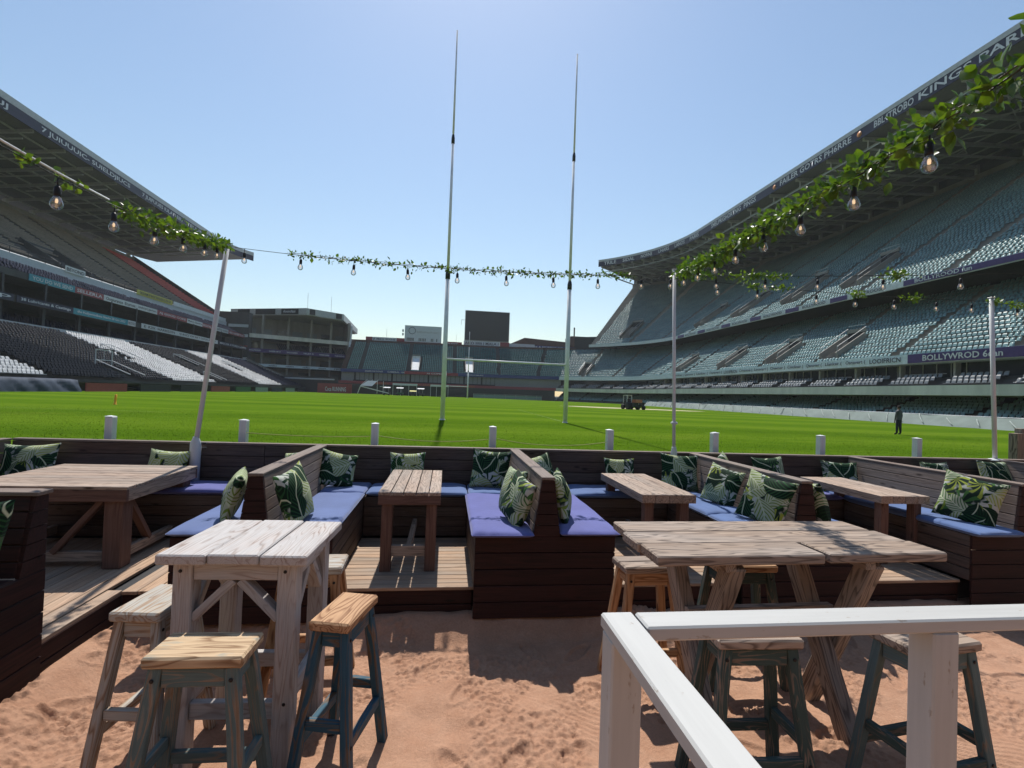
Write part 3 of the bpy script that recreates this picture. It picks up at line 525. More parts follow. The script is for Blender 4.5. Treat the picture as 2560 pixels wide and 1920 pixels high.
# big square table
t = thing('deck_table', 'big square weathered timber table with thick corner legs and braces', 'table', (-3.52,5.60,DZ)); w, d, H = 1.40, 1.30, .755
for i in range(9): pw = d/9; box('plank', t, (w,pw-.004,.03), (0,-d/2+pw*(i+.5),H-.015+rnd.uniform(-.0015,.0015)), M['table'], (0,0,math.pi*(i%2)))
for s in (-1,1): box('apron', t, (w-.002,.035,.105), (0,s*(d/2-.018),H-.084), M['tleg']); box('apron', t, (d-.074,.035,.105), (s*(w/2-.018),0,H-.084), M['table'], (0,0,math.pi/2))
for sx in (-1,1):
    for sy in (-1,1): beam('leg', t, (sx*(w/2-.13),sy*(d/2-.12),0), (sx*(w/2-.13),sy*(d/2-.12),H-.032), .16, .16, M['tleg'], (0,1,0), .01)
for s in (-1,1):
    beam('stretcher', t, (-w/2+.21,s*(d/2-.12),.10), (w/2-.21,s*(d/2-.12),.10), .05, .09, M['table']); beam('stretcher', t, (s*(w/2-.13),-d/2+.2,.10), (s*(w/2-.13),d/2-.2,.10), .05, .09, M['table'])
    beam('brace', t, (-s*.06,-d/2+.10,.58*0+.14), (-s*(w/2-.25),-d/2+.10,H-.14), .05, .07, M['tleg'], (0,1,0)); beam('brace', t, (s*(w/2-.13),-.05,.14), (s*(w/2-.13),-d/2+.24,H-.14), .05, .07, M['tleg'], (1,0,0))
# ------------------------------------------------------------------ bar tables
t = thing('bar_table', 'whitewashed tall bar table with three top planks and corner braces', 'table', (-1.052,3.145,0), R(-3.2)); w, d, H = .765, .72, 1.06
for i, pw in enumerate((.252,.262,.245)):
    xo = (-.2565,.003,.2585)[i]; box('plank', t, (d+rnd.uniform(-.012,.012),pw-.004,.055), (xo,0,H-.0275+(0,.003,-.001)[i]), M['whitewash'], (0,rnd.uniform(-.004,.004),math.pi/2), .008)
lx, ly, ls = w/2-.115, d/2-.10, .10
for sx in (-1,1):
    for sy in (-1,1):
        beam('leg', t, (sx*(lx+.0),sy*ly,GZ-.02), (sx*lx,sy*ly,H-.057), ls, ls, M['whitewash'], (0,1,0), .006)
    beam('apron', t, (sx*(lx+.02),-ly+ls/2,H-.105), (sx*(lx+.02),ly-ls/2,H-.105), .04, .09, M['whitewash']); beam('apron', t, (-lx+ls/2,sx*(ly+.02),H-.105), (lx-ls/2,sx*(ly+.02),H-.105), .04, .09, M['whitewash'])
    beam('stretcher', t, (sx*lx,-ly+ls/2,.25), (sx*lx,ly-ls/2,.25), .045, .09, M['whitewash']); beam('stretcher', t, (-lx+ls/2,sx*ly,.21), (lx-ls/2,sx*ly,.21), .045, .09, M['whitewash'])
    for sy in (-1,1):
        beam('brace', t, (sx*(lx-ls/2+.005),sy*ly,H-.36), (sx*(lx-.25),sy*ly,H-.155), .045, .07, M['whitewash'], (0,1,0)); beam('brace', t, (sx*lx,sy*(ly-ls/2+.005),H-.36), (sx*lx,sy*(ly-.22),H-.155), .045, .07, M['whitewash'], (1,0,0))
pl = lathe('screw_hole', [(.0001,0),(.009,.0),(.009,.003),(.0001,.0031)], M['plug'], 10)
def plug(parent, p, nrm): link('screw_hole', pl, None, parent, Matrix.Translation(p) @ Vector(nrm).to_track_quat('Z','Y').to_matrix().to_4x4())
for sx in (-1,1): plug(t, (sx*lx-.01,-ly-ls/2-.0005,H-.10), (0,-1,0)); plug(t, (sx*lx+.012,-ly-ls/2-.0005,.26), (0,-1,0))
t = thing('bar_table', 'large grey rustic bar table with three wide planks on crossed trestle legs', 'table', (2.165,3.125,0), R(.9)); w, d, H = 1.88, .79, 1.06
for i in range(3):
    pw = d/3; y = -d/2+pw*(i+.5)
    if i == 0:
        box('plank', t, (1.06,pw-.003,.058), (-w/2+.53,y,H-.029), M['rustic'], (0,0,0), .008); box('plank', t, (w-1.064,pw-.003,.056), (w/2-(w-1.064)/2+.03,y+.003,H-.027), M['rustic'], (0,0,math.pi), .008)
    else: box('plank', t, (w+(.0,.03,-.03)[i],pw-.003,.058), (0,y,H-.029+rnd.uniform(-.002,.002)), M['rustic'], (0,0,math.pi*i), .008)
for i, x in enumerate((-.47,.46)):
    beam('leg', t, (x-.05,.30,H-.10), (x-.05,-.30,GZ-.03), .10, .125, M['rustic'], (0,0,1), .01, .06); beam('leg', t, (x+.055,-.29,H-.10), (x+.055,.22,GZ-.03), .10, .125, M['rustic'], (0,0,1), .01, .06)
    beam('cross_bearer', t, (x,-.36,H-.085), (x,.36,H-.085), .07, .05, M['rustic'])
beam('stretcher', t, (-.55,0,.56), (.5,0,.56), .06, .08, M['rustic'])
# ------------------------------------------------------------------ stools
def stool(x, y, rz, w, d, label, mseat, mleg, H=.74, th=.052, splay=.10, sy=.085, nb=1, mstr=None):
    t = thing('bar_stool', label, 'stool', (x,y,GZ), R(rz), 'wooden bar stools'); mstr = mstr or mleg; H = H-GZ
    for i in range(nb): pw = d/nb; box('seat', t, (w+(.01*(i%2) if nb > 1 else 0),pw-.002,th), (0,-d/2+pw*(i+.5),H-th/2), mseat, (0,0,math.pi*i), .010)
    tx, ty = w/2-.055, d/2-.04; bx, by = tx+splay, ty+sy; zt = H-th-.002
    P = lambda sx, sy_, z: (sx*(tx+(bx-tx)*(1-z/zt)), sy_*(ty+(by-ty)*(1-z/zt)), z)
    for a in (-1,1):
        for b in (-1,1): beam('leg', t, P(a,b,-.02), P(a,b,zt), .058, .048, mleg, (0,1,0), .004)
        beam('apron', t, Vector(P(-1,a,zt-.045))+Vector((.03,0,0)), Vector(P(1,a,zt-.045))-Vector((.03,0,0)), .026, .085, mleg); beam('apron', t, Vector(P(a,-1,zt-.045))+Vector((0,.026,0)), Vector(P(a,1,zt-.045))-Vector((0,.026,0)), .026, .085, mleg)
        beam('stretcher', t, Vector(P(-1,a,.27))+Vector((.03,0,0)), Vector(P(1,a,.27))-Vector((.03,0,0)), .036, .055, mstr); beam('stretcher', t, Vector(P(a,-1,.36))+Vector((0,.026,0)), Vector(P(a,1,.36))-Vector((0,.026,0)), .036, .055, mstr)
        q = P(a,-1,zt-.05); plug(t, (q[0],q[1]-.0255,q[2]), (0,-1,0)); q = P(a,-1,.27); plug(t, (q[0],q[1]-.0255,q[2]), (0,-1,0))
    return t
stool(-1.06,2.51,-2,.43,.25,'front stool with golden seat and worn grey-green legs beside the whitewashed table',M['seat_mix'],M['teal_worn'])
stool(-1.545,3.06,83,.40,.27,'pale stool with cream legs left of the whitewashed table',M['cream_worn'],M['cream_worn'],splay=.10)
stool(-.505,2.89,76,.40,.225,'stool with warm wood seat and worn blue legs right of the whitewashed table',M['natural'],M['blue_worn'])
stool(-.87,3.66,2,.43,.30,'brown stool half hidden behind the whitewashed table',M['cream_worn'],M['natural'])
stool(1.53,3.60,2,.42,.26,'natural wood stool at the far left corner of the grey bar table',M['rustic'],M['natural'],nb=2)
stool(2.28,3.60,-2,.48,.26,'stool with worn green legs tucked under the far side of the grey bar table',M['natural'],M['green_worn'])
stool(1.66,2.52,-3,.46,.27,'stool with striped green-black worn legs at the near side of the grey bar table',M['rustic'],M['green_worn'])
stool(2.60,2.40,8,.46,.27,'dark stool behind the white handrail post',M['rustic'],M['teal_worn'],mstr=M['green_worn'])
# ------------------------------------------------------------------ white handrail in the foreground
t = thing('handrail', 'white painted timber handrail turning a corner in the foreground', 'handrail', (.415,1.25,0)); t.location = (0,0,0)
box('rail', t, (2.6,.088,.036), (.503+1.302,1.206,1.382), M['white'], (0,0,0), .005); box('rail', t, (1.9,.084,.036), (.457,.302,1.3825), M['white'], (0,0,math.pi/2), .005)
for x in (.457,1.332,2.25): box('post', t, (1.53,.078,.078), (x,1.203,.599), M['white'], (0,math.pi/2,0), .005)
box('post', t, (1.53,.078,.078), (.457,-.5,.599), M['white'], (0,math.pi/2,0), .005)
# ------------------------------------------------------------------ white stub posts and rope
bx = [-4.14,-2.57,-.915,.658,2.32,3.917,5.612,7.246]; bl = ['leftmost white square stub post with a rusty cap behind the wall','white square stub post between the left light pole and first bench','white stub post behind the wall left of the goal, rope tied to it','white stub post standing in front of the goal mouth','white stub post just right of the right-hand goal upright','white stub post right of the middle light pole','white stub post in front of the far-off tarpaulin, second from the right','rightmost white square stub post, near the standing man']
M['postw'] = worn_white('white_stub_post_paint', (.74,.75,.76))
for i, (x, lb) in enumerate(zip(bx, bl)):
    t = thing('stub_post', lb, 'post', (x,6.86,fz(x)), R((-3,-2,2,0,2,3,2,4)[i]), 'white stub posts along the pitch edge'); hh = 1.5-FZ
    beam('shaft', t, (0,0,-.05), (rnd.uniform(-.012,.012),0,hh-.006), .092, .092, M['postw'], (0,1,0), .006)
    V = [(-.049,-.049,0),(.049,-.049,0),(.049,.049,0),(-.049,.049,0),(0,0,.012)]; link('cap', fixn(mesh('cap', V, [(3,2,1,0),(0,1,4),(1,2,4),(2,3,4),(3,0,4)], M['postw'])), None, t, Matrix.Translation((0,0,hh-.002)))
def sag(a, b, s, n=14): a, b = Vector(a), Vector(b); return [a.lerp(b, i/n)-Vector((0,0,4*s*(i/n)*(1-i/n))) for i in range(n+1)]
M['rope'] = plain('yellow_nylon_rope', (.42,.42,.16), .7)
for a, b, s, lb in ((-2.57,-.915,.02,'thin rope strung to the stub post left of the goal'),(-.915,.658,.05,'thin yellow rope sagging between stub posts before the left goal upright'),(.658,2.32,.07,'thin yellow rope sagging between stub posts under the goal mouth')):
    o = link('rope', tube_mesh('rope', sag((a+.06,6.79,1.34),(b-.06,6.79,1.33),s), .005, M['rope'], 6)); tag(o, lb, 'rope', 'rope along the stub posts')
t = thing('wooden_posts', 'pair of weathered grey timber posts at the right edge behind the wall', 'posts', (9.65,7.3,fz(9)))
box('post', t, (1.1,.14,.14), (-.03,0,.45), M['rustic'], (0,math.pi/2,0)); box('post', t, (1.2,.12,.12), (.13,.05,.48), M['rustic'], (0,math.pi/2,0))

# a few grass sprigs rooted in the sand
for i, (x, y) in enumerate(((2.95,2.62),(3.4,2.95),(-1.92,2.45),(3.75,3.3))):
    V = []; F = []
    for k in range(14):
        a = rnd.uniform(0,6.28); l = rnd.uniform(.03,.07); d = Vector((math.cos(a),math.sin(a),0)); n = len(V); w = Vector((-d.y,d.x,0))*.003; b = d*rnd.uniform(0,.02); V += [b-w, b+w, b+d*l*.35+Vector((0,0,l*.8)), b+d*l*.8+Vector((0,0,l))]; F += [(n,n+1,n+2),(n,n+2,n+3)]
    tag(link('grass_sprig', mesh('grass_sprig', V, F, M['leaf']), None, None, Matrix.Translation((x,y,float(sand_z(np.array([[x]]),np.array([[y]]))[0,0])))), ['tiny grass sprig in the sand by the trestle leg foot','tiny grass sprig in the sand right of the handrail post','tiny grass sprig in the sand at lower left','tiny grass sprig on the sand at the far right'][i], 'weed', 'grass sprigs in the sand')
# ------------------------------------------------------------------ light poles, bulb strings, garlands
def pole(name, base, knee, top, r, label, br=.06, plate=False):
    t = thing(name, label, 'pole', base, 0, 'white light poles along the back wall'); b = Vector(base)
    if br: link('base_tube', tube_mesh('base_tube', [(0,0,0), Vector(knee)-b-Vector((0,0,.06)), Vector(knee)-b, Vector(knee)-b+Vector((0,0,.015))], [br,br,r*1.25,r*1.2], M['white_metal'], 16), None, t)
    tube('shaft', t, [Vector(knee)-b-Vector((0,0,.08)), Vector(top)-b], r, M['white_metal'], 14); box('end_cap', t, (r*2.3,r*2.3,.012), Vector(top)-b+Vector((0,0,.006)), M['white_metal'])
    if plate: link('base_plate', lathe('base_plate', [(.0001,0),(.13,0),(.13,.012),(.05,.03),(.0001,.03)], M['white_metal'], 20), None, t, Matrix.Translation(Vector(knee)-b-Vector((0,0,.05))))
    return t
LT = Vector((-2.708,6.48,3.66)); MT = Vector((3.05,6.5,3.72)); RT = Vector((8.09,6.5,3.66))
t = pole('light_pole', (-2.96,6.47,.77), (-2.955,6.47,1.29), LT, .028, 'leaning white light pole rising from the bench left of the first bench back', .060)
box('clamp', t, (.09,.03,.02), (.07,.02,.46), M['dark_metal']); box('clamp', t, (.10,.02,.015), (.06,.05,.40), M['dark_metal'])
t = pole('light_pole', (3.12,6.49,1.0), (3.115,6.49,1.30), MT+Vector((0,0,.02)), .023, 'slim white light pole in the middle near the third bench', .042); link('collar', lathe('collar', [(.025,0),(.045,.01),(.045,.03),(.025,.04)], M['white_metal']), None, t, Matrix.Translation((-.012,0,.62)))
pole('light_pole', (8.33,6.60,1.23), (8.325,6.60,1.26), RT, .030, 'white light pole with a round foot plate at the far right', 0, True)
glass = lathe('bulb', [(.012,0),(.017,-.006),(.0265,-.026),(.031,-.045),(.0295,-.060),(.021,-.073),(.009,-.079),(.0001,-.080)], M['glass'], 28)
sock = lathe('bulb_socket', [(.0001,.062),(.006,.060),(.012,.052),(.0165,.046),(.0175,.010),(.0165,-.004),(.0001,-.005)], M['black'], 12)
filam = lathe('filament', [(.0001,-.016),(.0055,-.018),(.0075,-.028),(.0065,-.040),(.0001,-.043)], M['filament'], 8)
def string_light(name, pts, bulbs, label, r=.0035, drop=.045):   # bulbs: parameter along pts (0..1)
    t = thing(name, label, 'string light', pts[0], 0, 'bulb strings between the poles'); o = Vector(pts[0]); P = [Vector(p)-o for p in pts]
    tube('cord', t, P, r, M['black'], 6); L = [0]
    for a, b in zip(P[:-1], P[1:]): L.append(L[-1]+(b-a).length)
    for f in bulbs:
        s = f*L[-1]; i = max(j for j in range(len(L)-1) if L[j] <= s+1e-6); p = P[i].lerp(P[i+1], (s-L[i])/max(1e-6, L[i+1]-L[i])); sw = rnd.uniform(-.05,.05); tilt = Matrix.Rotation(sw,4,'Y') @ Matrix.Rotation(rnd.uniform(-.05,.05),4,'X')
        e = p-Vector((0,0,drop+.06)); link('drop_wire', tube_mesh('drop_wire', [p, p-Vector((0,0,drop))], .004, M['black'], 6), None, t)
        link('bulb_socket', sock, None, t, Matrix.Translation(e) @ tilt); g = link('bulb', glass, None, t, Matrix.Translation(e) @ tilt @ Matrix.Rotation(rnd.uniform(0,3),4,'Z')); link('filament', filam, None, g)
    return t
def plan_curve(zs): return [Vector(p) for p in zs]
GR = plan_curve([(3.05,6.49,3.66),(2.86,5.6,3.53),(2.68,4.77,3.44),(2.54,4.12,3.38),(2.36,3.26,3.29),(2.24,2.68,3.235),(2.15,2.27,3.20),(2.08,1.96,3.178),(2.03,1.72,3.172),(1.98,1.5,3.172),(1.90,1.1,3.20),(1.78,.5,3.28)])
GL = plan_curve([(-2.70,6.47,3.63),(-2.60,5.8,3.50),(-2.52,5.24,3.39),(-2.39,4.34,3.23),(-2.30,3.66,3.14),(-2.22,3.13,3.085),(-2.15,2.67,3.05),(-2.05,2.0,3.03),(-1.9,1.0,3.05)])
LM = sag(LT+Vector((.02,0,-.03)), MT+Vector((0,0,-.06)), .10, 22); MRf = sag(MT+Vector((0,0,-.08)), RT+Vector((0,0,-.05)), .05, 18)+[Vector((8.9,6.5,3.55)),Vector((9.8,6.5,3.5))]; MRn = sag(MT+Vector((.02,0,-.05)), (9.4,3.75,3.62), .07, 18)
def param(pts, key, vals):                                 # arc-length parameters where coordinate `key` takes the given values
    L = [0]; out = []
    for a, b in zip(pts[:-1], pts[1:]): L.append(L[-1]+(b-a).length)
    for v in vals:
        for i in range(len(pts)-1):
            a, b = pts[i][key], pts[i+1][key]
            if min(a,b) <= v <= max(a,b) and a != b: out.append((L[i]+(L[i+1]-L[i])*(v-a)/(b-a))/L[-1]); break
    return out
string_light('string_light', GR, param(GR, 1, [1.93,2.48,3.06,3.63,4.22,4.80,5.40,6.0]), 'bulb string under the thick leaf garland at upper right')
string_light('string_light', GL, param(GL, 1, [3.12,3.76,4.40,5.02,5.62,6.05]), 'bulb string under the leaf garland at upper left')
string_light('string_light', LM, param(LM, 0, [-2.51,-1.85,-1.21,-.54,.09,.73,1.36,1.97,2.58,3.0]), 'bulb string with thin vine crossing in front of the goal posts')
string_light('string_light', MRf, param(MRf, 0, [3.69,4.29,5.2,5.82,6.45,7.15,7.75,8.55]), 'lower bulb string sagging to the far right pole')
string_light('string_light', MRn, param(MRn, 0, [3.55,4.10,4.66,5.32,6.05,7.0]), 'upper nearly straight bulb string running off to the right edge')
o = link('white_pipe', tube_mesh('white_pipe', [p+Vector((.01,0,.02)) for p in GL[4:]], .006, M['white_metal'], 10)); tag(o, 'thin white pipe carrying the garland at the left edge', 'pipe')
def leaf_verts(l, w, curl):
    return np.array([(0,0,0),(w*.32,l*.18,.12*w),(w*.5,l*.42,.16*w-curl*l*.1),(w*.30,l*.74,.10*w-curl*l*.3),(0,l,-curl*l*.6),(-w*.30,l*.74,.10*w-curl*l*.3),(-w*.5,l*.42,.16*w-curl*l*.1),(-w*.32,l*.18,.12*w),(0,l*.42,-curl*l*.1),(0,l*.74,-curl*l*.3)])
LF = [(0,1,2,8),(0,8,6,7),(8,2,3,9),(8,9,5,6),(9,3,4),(9,4,5)]; LT3 = [(0,1,2),(0,2,8),(0,8,6),(0,6,7),(8,2,3),(8,3,9),(8,9,5),(8,5,6),(9,3,4),(9,4,5)]
leafv = [fixn(mesh('leaf', leaf_verts(1, .62+.08*k, .12*k), LF, M['leaf'], True)) for k in range(3)]
def garland(name, pts, t0, t1, n_big, n_small, size, label, spread=.07, mat='leaf2', tw=True, clump=None):
    t = thing(name, label, 'garland', pts[0], 0, 'leaf garlands on the bulb strings'); o = Vector(pts[0]); P = np.array([p-o for p in pts]); seg = np.linalg.norm(np.diff(P, axis=0), axis=1); L = np.concatenate([[0], np.cumsum(seg)])/seg.sum()
    at = lambda f: np.array([np.interp(f, L, P[:,k]) for k in range(3)])
    def pick():
        if clump: c = rnd.choice(clump); return min(1, max(0, rnd.gauss(c[0], c[1])))
        return rnd.uniform(t0, t1)
    def place(f):
        d = at(min(1,f+.01))-at(max(0,f-.01)); d /= np.linalg.norm(d)+1e-9; a = rnd.uniform(0,6.283); r = spread*abs(rnd.gauss(0,.55)); s1 = np.cross(d, (0,0,1)); s1 /= np.linalg.norm(s1); s2 = np.cross(s1, d)
        off = s1*math.cos(a)*r+s2*math.sin(a)*r; p = at(f)+off; y = off/(np.linalg.norm(off)+1e-6)*.8+np.array([rnd.gauss(0,.5) for _ in range(3)])+d*rnd.gauss(0,.5); y /= np.linalg.norm(y)
        z = np.array([rnd.gauss(0,.6), rnd.gauss(0,.6), .55]); x = np.cross(y, z); x /= np.linalg.norm(x); z = np.cross(x, y); return p, x, y, z
    if tw:
        for k in range(2):
            q = [Vector(at(t0+(t1-t0)*i/60))+Vector((rnd.gauss(0,.010),rnd.gauss(0,.010),.012*math.sin(i*.9+k*3)+.008)) for i in range(61)]; tube('stem', t, q, .0035, M['stem'], 5)
    for i in range(n_big):
        p, x, y, z = place(pick()); s = size*rnd.uniform(.7,1.3); Mx = Matrix(((x[0],y[0],z[0],p[0]),(x[1],y[1],z[1],p[1]),(x[2],y[2],z[2],p[2]),(0,0,0,1))) @ Matrix.Scale(s,4); link('leaf', leafv[i%3], None, t, Mx)
    if n_small:
        V = []; Q = []
        for i in range(n_small):
            p, x, y, z = place(pick()); s = size*rnd.uniform(.45,1.1); lv = leaf_verts(s, s*rnd.uniform(.45,.7), rnd.uniform(0,.3)); Q += [tuple(len(V)+a for a in f) for f in LT3]; V += list(p+lv[:,:1]*x+lv[:,1:2]*y+lv[:,2:3]*z)
        tag(link('foliage', npmesh('foliage', np.array(V), np.array(Q), M[mat], True), None, t), kind='stuff')
    return t
M['stem'] = plain('vine_stem', (.07,.06,.03), .7)
garland('leaf_garland', GR, .02, .99, 300, 1500, .068, 'thick trailing leaf garland climbing to the upper right corner', .095, 'leaf2')
pL = param(GL, 1, [6.4,3.85]); garland('leaf_garland', GL, pL[0], pL[1], 190, 520, .054, 'thick leaf garland running from the left pole to the left edge', .075, 'leaf2')
garland('leaf_garland', GL, pL[1], .80, 14, 22, .05, 'sparse sprigs of vine on the pipe at the left edge', .04, 'leaf', False, [(param(GL,1,[3.3])[0],.012),(param(GL,1,[3.1])[0],.015),(param(GL,1,[2.85])[0],.006)])
garland('leaf_garland', LM, .12, .9, 130, 620, .048, 'thin sparse vine on the string across the goal posts', .045, 'leaf2', True)
cl = [(param(MRn,0,[3.4])[0],.02),(param(MRn,0,[3.9])[0],.022),(param(MRn,0,[4.15])[0],.02),(param(MRn,0,[5.45])[0],.012)]; garland('leaf_garland', MRn, 0, .4, 80, 320, .050, 'vine clumps on the upper string right of the middle pole', .05, 'leaf', False, cl)
cl = [(param(MRf,0,[4.2])[0],.012),(param(MRf,0,[4.6])[0],.018),(param(MRf,0,[5.85])[0],.008),(param(MRf,0,[6.75])[0],.014),(param(MRf,0,[8.15])[0],.008),(param(MRf,0,[8.55])[0],.015)]; garland('leaf_garland', MRf, 0, .9, 80, 320, .052, 'vine clumps on the lower string to the far right pole', .05, 'leaf', False, cl)
# ------------------------------------------------------------------ rugby goals
def goal(x0, y0, x1, y1, H, label, r=.115):
    t = thing('rugby_goal', label, 'goalposts', ((x0+x1)/2,(y0+y1)/2,FZ), 0); c = Vector(((x0+x1)/2,(y0+y1)/2,FZ))
    for x, y in ((x0,y0),(x1,y1)):
        p = Vector((x,y,FZ))-c; z = lambda h: p+Vector((0,0,h)); u = link('upright', tube_mesh('upright', [z(-.05), z(6.9)], [r,r*.9], M['goalw'], 18), None, t)
        link('upper_tube', tube_mesh('upper_tube', [z(6.9), z(13.6)], [r*.62,r*.56], M['goalw'], 14), None, u); link('top_tube', tube_mesh('top_tube', [z(13.6), z(H)], [r*.44,r*.36], M['goalw'], 12), None, u)
        for h, q in ((6.85,r*1.02),(13.5,r*.72)): link('collar', tube_mesh('collar', [z(h-.02), z(h+.25), z(h+.42)], [q,q,q*.72], M['dark_metal'], 16), None, u)
        link('foot', tube_mesh('foot', [z(.0), z(.035)], [r*1.3,r*1.3], M['goalw'], 16), None, u)
    a, b = Vector((x0,y0,FZ+2.96))-c, Vector((x1,y1,FZ+2.96))-c; d = (b-a).normalized(); tube('crossbar', t, [a+d*r*.9, b-d*r*.9], .048*r/.115, M['goalw'], 12)
M['goalw'] = plain('white_goal_paint', (.78,.79,.80), .4, .4, 0, .1)
goal(-.12,24.40,6.09,24.98,19.1,'tall white rugby goal posts with black collars in the middle of the picture')
goal(-.15,132.2,5.66,132.2,17.5,'small far-off rugby goal at the other end of the pitch',.17)
# ------------------------------------------------------------------ man on the pitch, seen from behind
def person(x, y, rz, s):
    t = thing('person', 'person in grey top and dark trousers standing on the pitch, seen from behind', 'person', (x,y,fz(x)), R(rz))
    J = []; E = []; Rd = []
    def j(p, r, par=None):
        J.append(p); Rd.append(r); k = len(J)-1
        if par is not None: E.append((par,k))
        return k
    pel = j((0,0,.93),(.165,.125)); ab = j((0,.0,1.08),(.165,.12),pel); ch = j((0,.0,1.30),(.185,.12),ab); sh = j((0,.01,1.43),(.13,.09),ch); nk = j((0,.0,1.52),(.058,.058),sh); hd = j((0,.01,1.62),(.085,.095),nk); j((0,.012,1.70),(.075,.085),hd); top = j((0,.01,1.745),(.045,.05),len(J)-1)
    for sx in (-1,1):
        hp = j((sx*.10,0,.87),(.105,.11),pel); kn = j((sx*.145,.01,.48),(.078,.08),hp); an = j((sx*.175,.0,.09),(.058,.06),kn); j((sx*.19,.14,.035),(.045,.035),an)
        s1 = j((sx*.20,0,1.40),(.068,.07),sh); el = j((sx*.285,.01,1.12),(.054,.055),s1); wr = j((sx*.29,.05,.875),(.034,.036),el); pm = j((sx*.285,.06,.80),(.034,.022),wr)
        for q in range(4): a = j((sx*.285-.0,.035+.018*q,.745),(.009,.009),pm); j((sx*.278,.035+.018*q,.70+.008*abs(q-1.5)),(.008,.008),a)
        a = j((sx*.265,.09,.79),(.010,.010),pm); j((sx*.258,.10,.755),(.009,.009),a)
    me = bpy.data.meshes.new('body'); me.from_pydata(J, E, []); o = bpy.data.objects.new('body', me); COL.objects.link(o); md = o.modifiers.new('s','SKIN'); sv = me.skin_vertices[0].data
    for v, r in zip(sv, Rd): v.radius = r
    sv[0].use_root = True; o.modifiers.new('d','SUBSURF').levels = 2; dg = bpy.context.evaluated_depsgraph_get(); dg.update(); nm = bpy.data.meshes.new_from_object(o.evaluated_get(dg)); bpy.data.objects.remove(o); nm.name = 'body'
    for m in (plain('grey_sweater', (.10,.10,.105), .9), plain('dark_trousers', (.022,.024,.034), .9), plain('skin', (.16,.085,.06), .6), plain('dark_shoes', (.015,.014,.014), .6)): nm.materials.append(m)
    for p in nm.polygons:
        c = p.center; p.use_smooth = True; arm = abs(c.x) > .235 and c.z < 1.3
        p.material_index = 2 if (c.z > 1.50 or (arm and c.z < .87 and c.z > .6)) else (3 if c.z < .075 else (1 if c.z < .90 and not arm else 0))
    nm.transform(Matrix.Scale(s,4)); link('body', nm, None, t)
    hm = lathe('hair', [(.0001,.115),(.05,.105),(.085,.07),(.098,.02),(.094,-.03),(.085,-.05)], M['hair'], 16); link('hair', hm, None, t, Matrix.Scale(s,4) @ Matrix.Translation((0,-.012,1.665)))
    for sx in (-1,1): link('ear', lathe('ear', [(.0001,-.012),(.02,-.006),(.022,.004),(.0001,.01)], nm.materials[2], 8), None, t, Matrix.Scale(s,4) @ Matrix.Translation((sx*.092,.02,1.63)) @ Matrix.Rotation(math.pi/2,4,'Y'))
    link('nose', lathe('nose', [(.0001,.02),(.012,.0),(.016,-.02),(.0001,-.026)], nm.materials[2], 8), None, t, Matrix.Scale(s,4) @ Matrix.Translation((0,.105,1.615)))
M['hair'] = plain('dark_hair', (.018,.012,.010), .8); person(25.0,24.75,14,.915)
# ------------------------------------------------------------------ small tractor, marker, covers
def tractor(x, y, rz):
    t = thing('tractor', 'small dark tractor with orange cargo bed and roll bar parked on the pitch', 'tractor', (x,y,fz(x)), R(rz)); tm = {}
    def wheel(px, py, r, w):
        k = (r,w)
        if k not in tm: tm[k] = (lathe('tyre', [(r*.55,-w/2),(r*.93,-w/2),(r,-w*.36),(r,w*.36),(r*.93,w/2),(r*.55,w/2)], M['black'], 20), lathe('rim', [(.0001,-w*.3),(r*.54,-w*.42),(r*.54,w*.42),(.0001,w*.3)], M['grey_metal'], 16))
        Mx = Matrix.Translation((px,py,r)) @ Matrix.Rotation(math.pi/2,4,'Y'); wh = link('tyre', tm[k][0], None, t, Mx); link('rim', tm[k][1], None, wh)
    wheel(-.95,-.25,.50,.42); wheel(.55,-.25,.50,.36); wheel(-.75,1.35,.36,.30); wheel(.60,1.35,.36,.30); wheel(1.28,-.55,.30,.32)
    g = MB(); g.box(-.62,.42,-.75,1.6,.35,.95); g.box(-.45,.25,.7,1.75,.95,1.2); g.build('body', M['dark_metal'], t); g = MB(); g.box(-.25,.75,-1.0,-.1,.95,1.0)
    for a in ((-.25,-.2),(.70,.75)): g.box(*a,-1.0,-.1,1.0,1.38)
    g.box(-.25,.75,-.15,-.1,1.0,1.38); g.box(-.25,.75,-1.0,-.95,1.0,1.38); g.build('cargo_bed', M['orange2'], t); g = MB()
    for x_ in (-1.1,-.4):
        for y_ in (-.15,.75): g.beam((x_,y_,.9),(x_,y_,1.9),.06,.06,(0,1,0))
    for x_ in (-1.1,-.4): g.beam((x_,-.18,1.9),(x_,.78,1.9),.06,.06)
    for y_ in (-.15,.75): g.beam((-1.1,y_,1.9),(-.4,y_,1.9),.06,.06)
    g.build('roll_bar', M['white_metal'], t); g = MB(); g.box(-1.15,-.35,-.2,.8,1.93,1.97); g.build('canopy', M['white_metal'], t); g = MB(); g.box(-.95,-.5,.0,.45,.9,1.02); g.box(-.95,-.5,-.1,0.0,1.02,1.45); g.build('seat', M['black'], t)
    link('steering_wheel', lathe('steering_wheel', [(.17,-.012),(.19,0),(.17,.012),(.15,0),(.17,-.012)], M['black'], 16, cap=False), None, t, Matrix.Translation((-.72,.8,1.3)) @ Matrix.Rotation(.6,4,'X'))
    g = MB(); g.box(.42,1.2,-.4,.2,.4,.62); g.box(.95,1.25,-.75,-.35,.5,1.0); g.build('mower_hood', M['dark_metal'], t)
    link('headlight', lathe('headlight', [(.0001,.03),(.06,.02),(.07,0),(.06,-.02),(.0001,-.02)], M['white_metal'], 12), None, t, Matrix.Translation((.35,-.78,.8)) @ Matrix.Rotation(math.pi/2,4,'X'))
M['orange2'] = plain('faded_orange_bed', (.50,.17,.09), .45, .5); tractor(25.4,65.5,12)
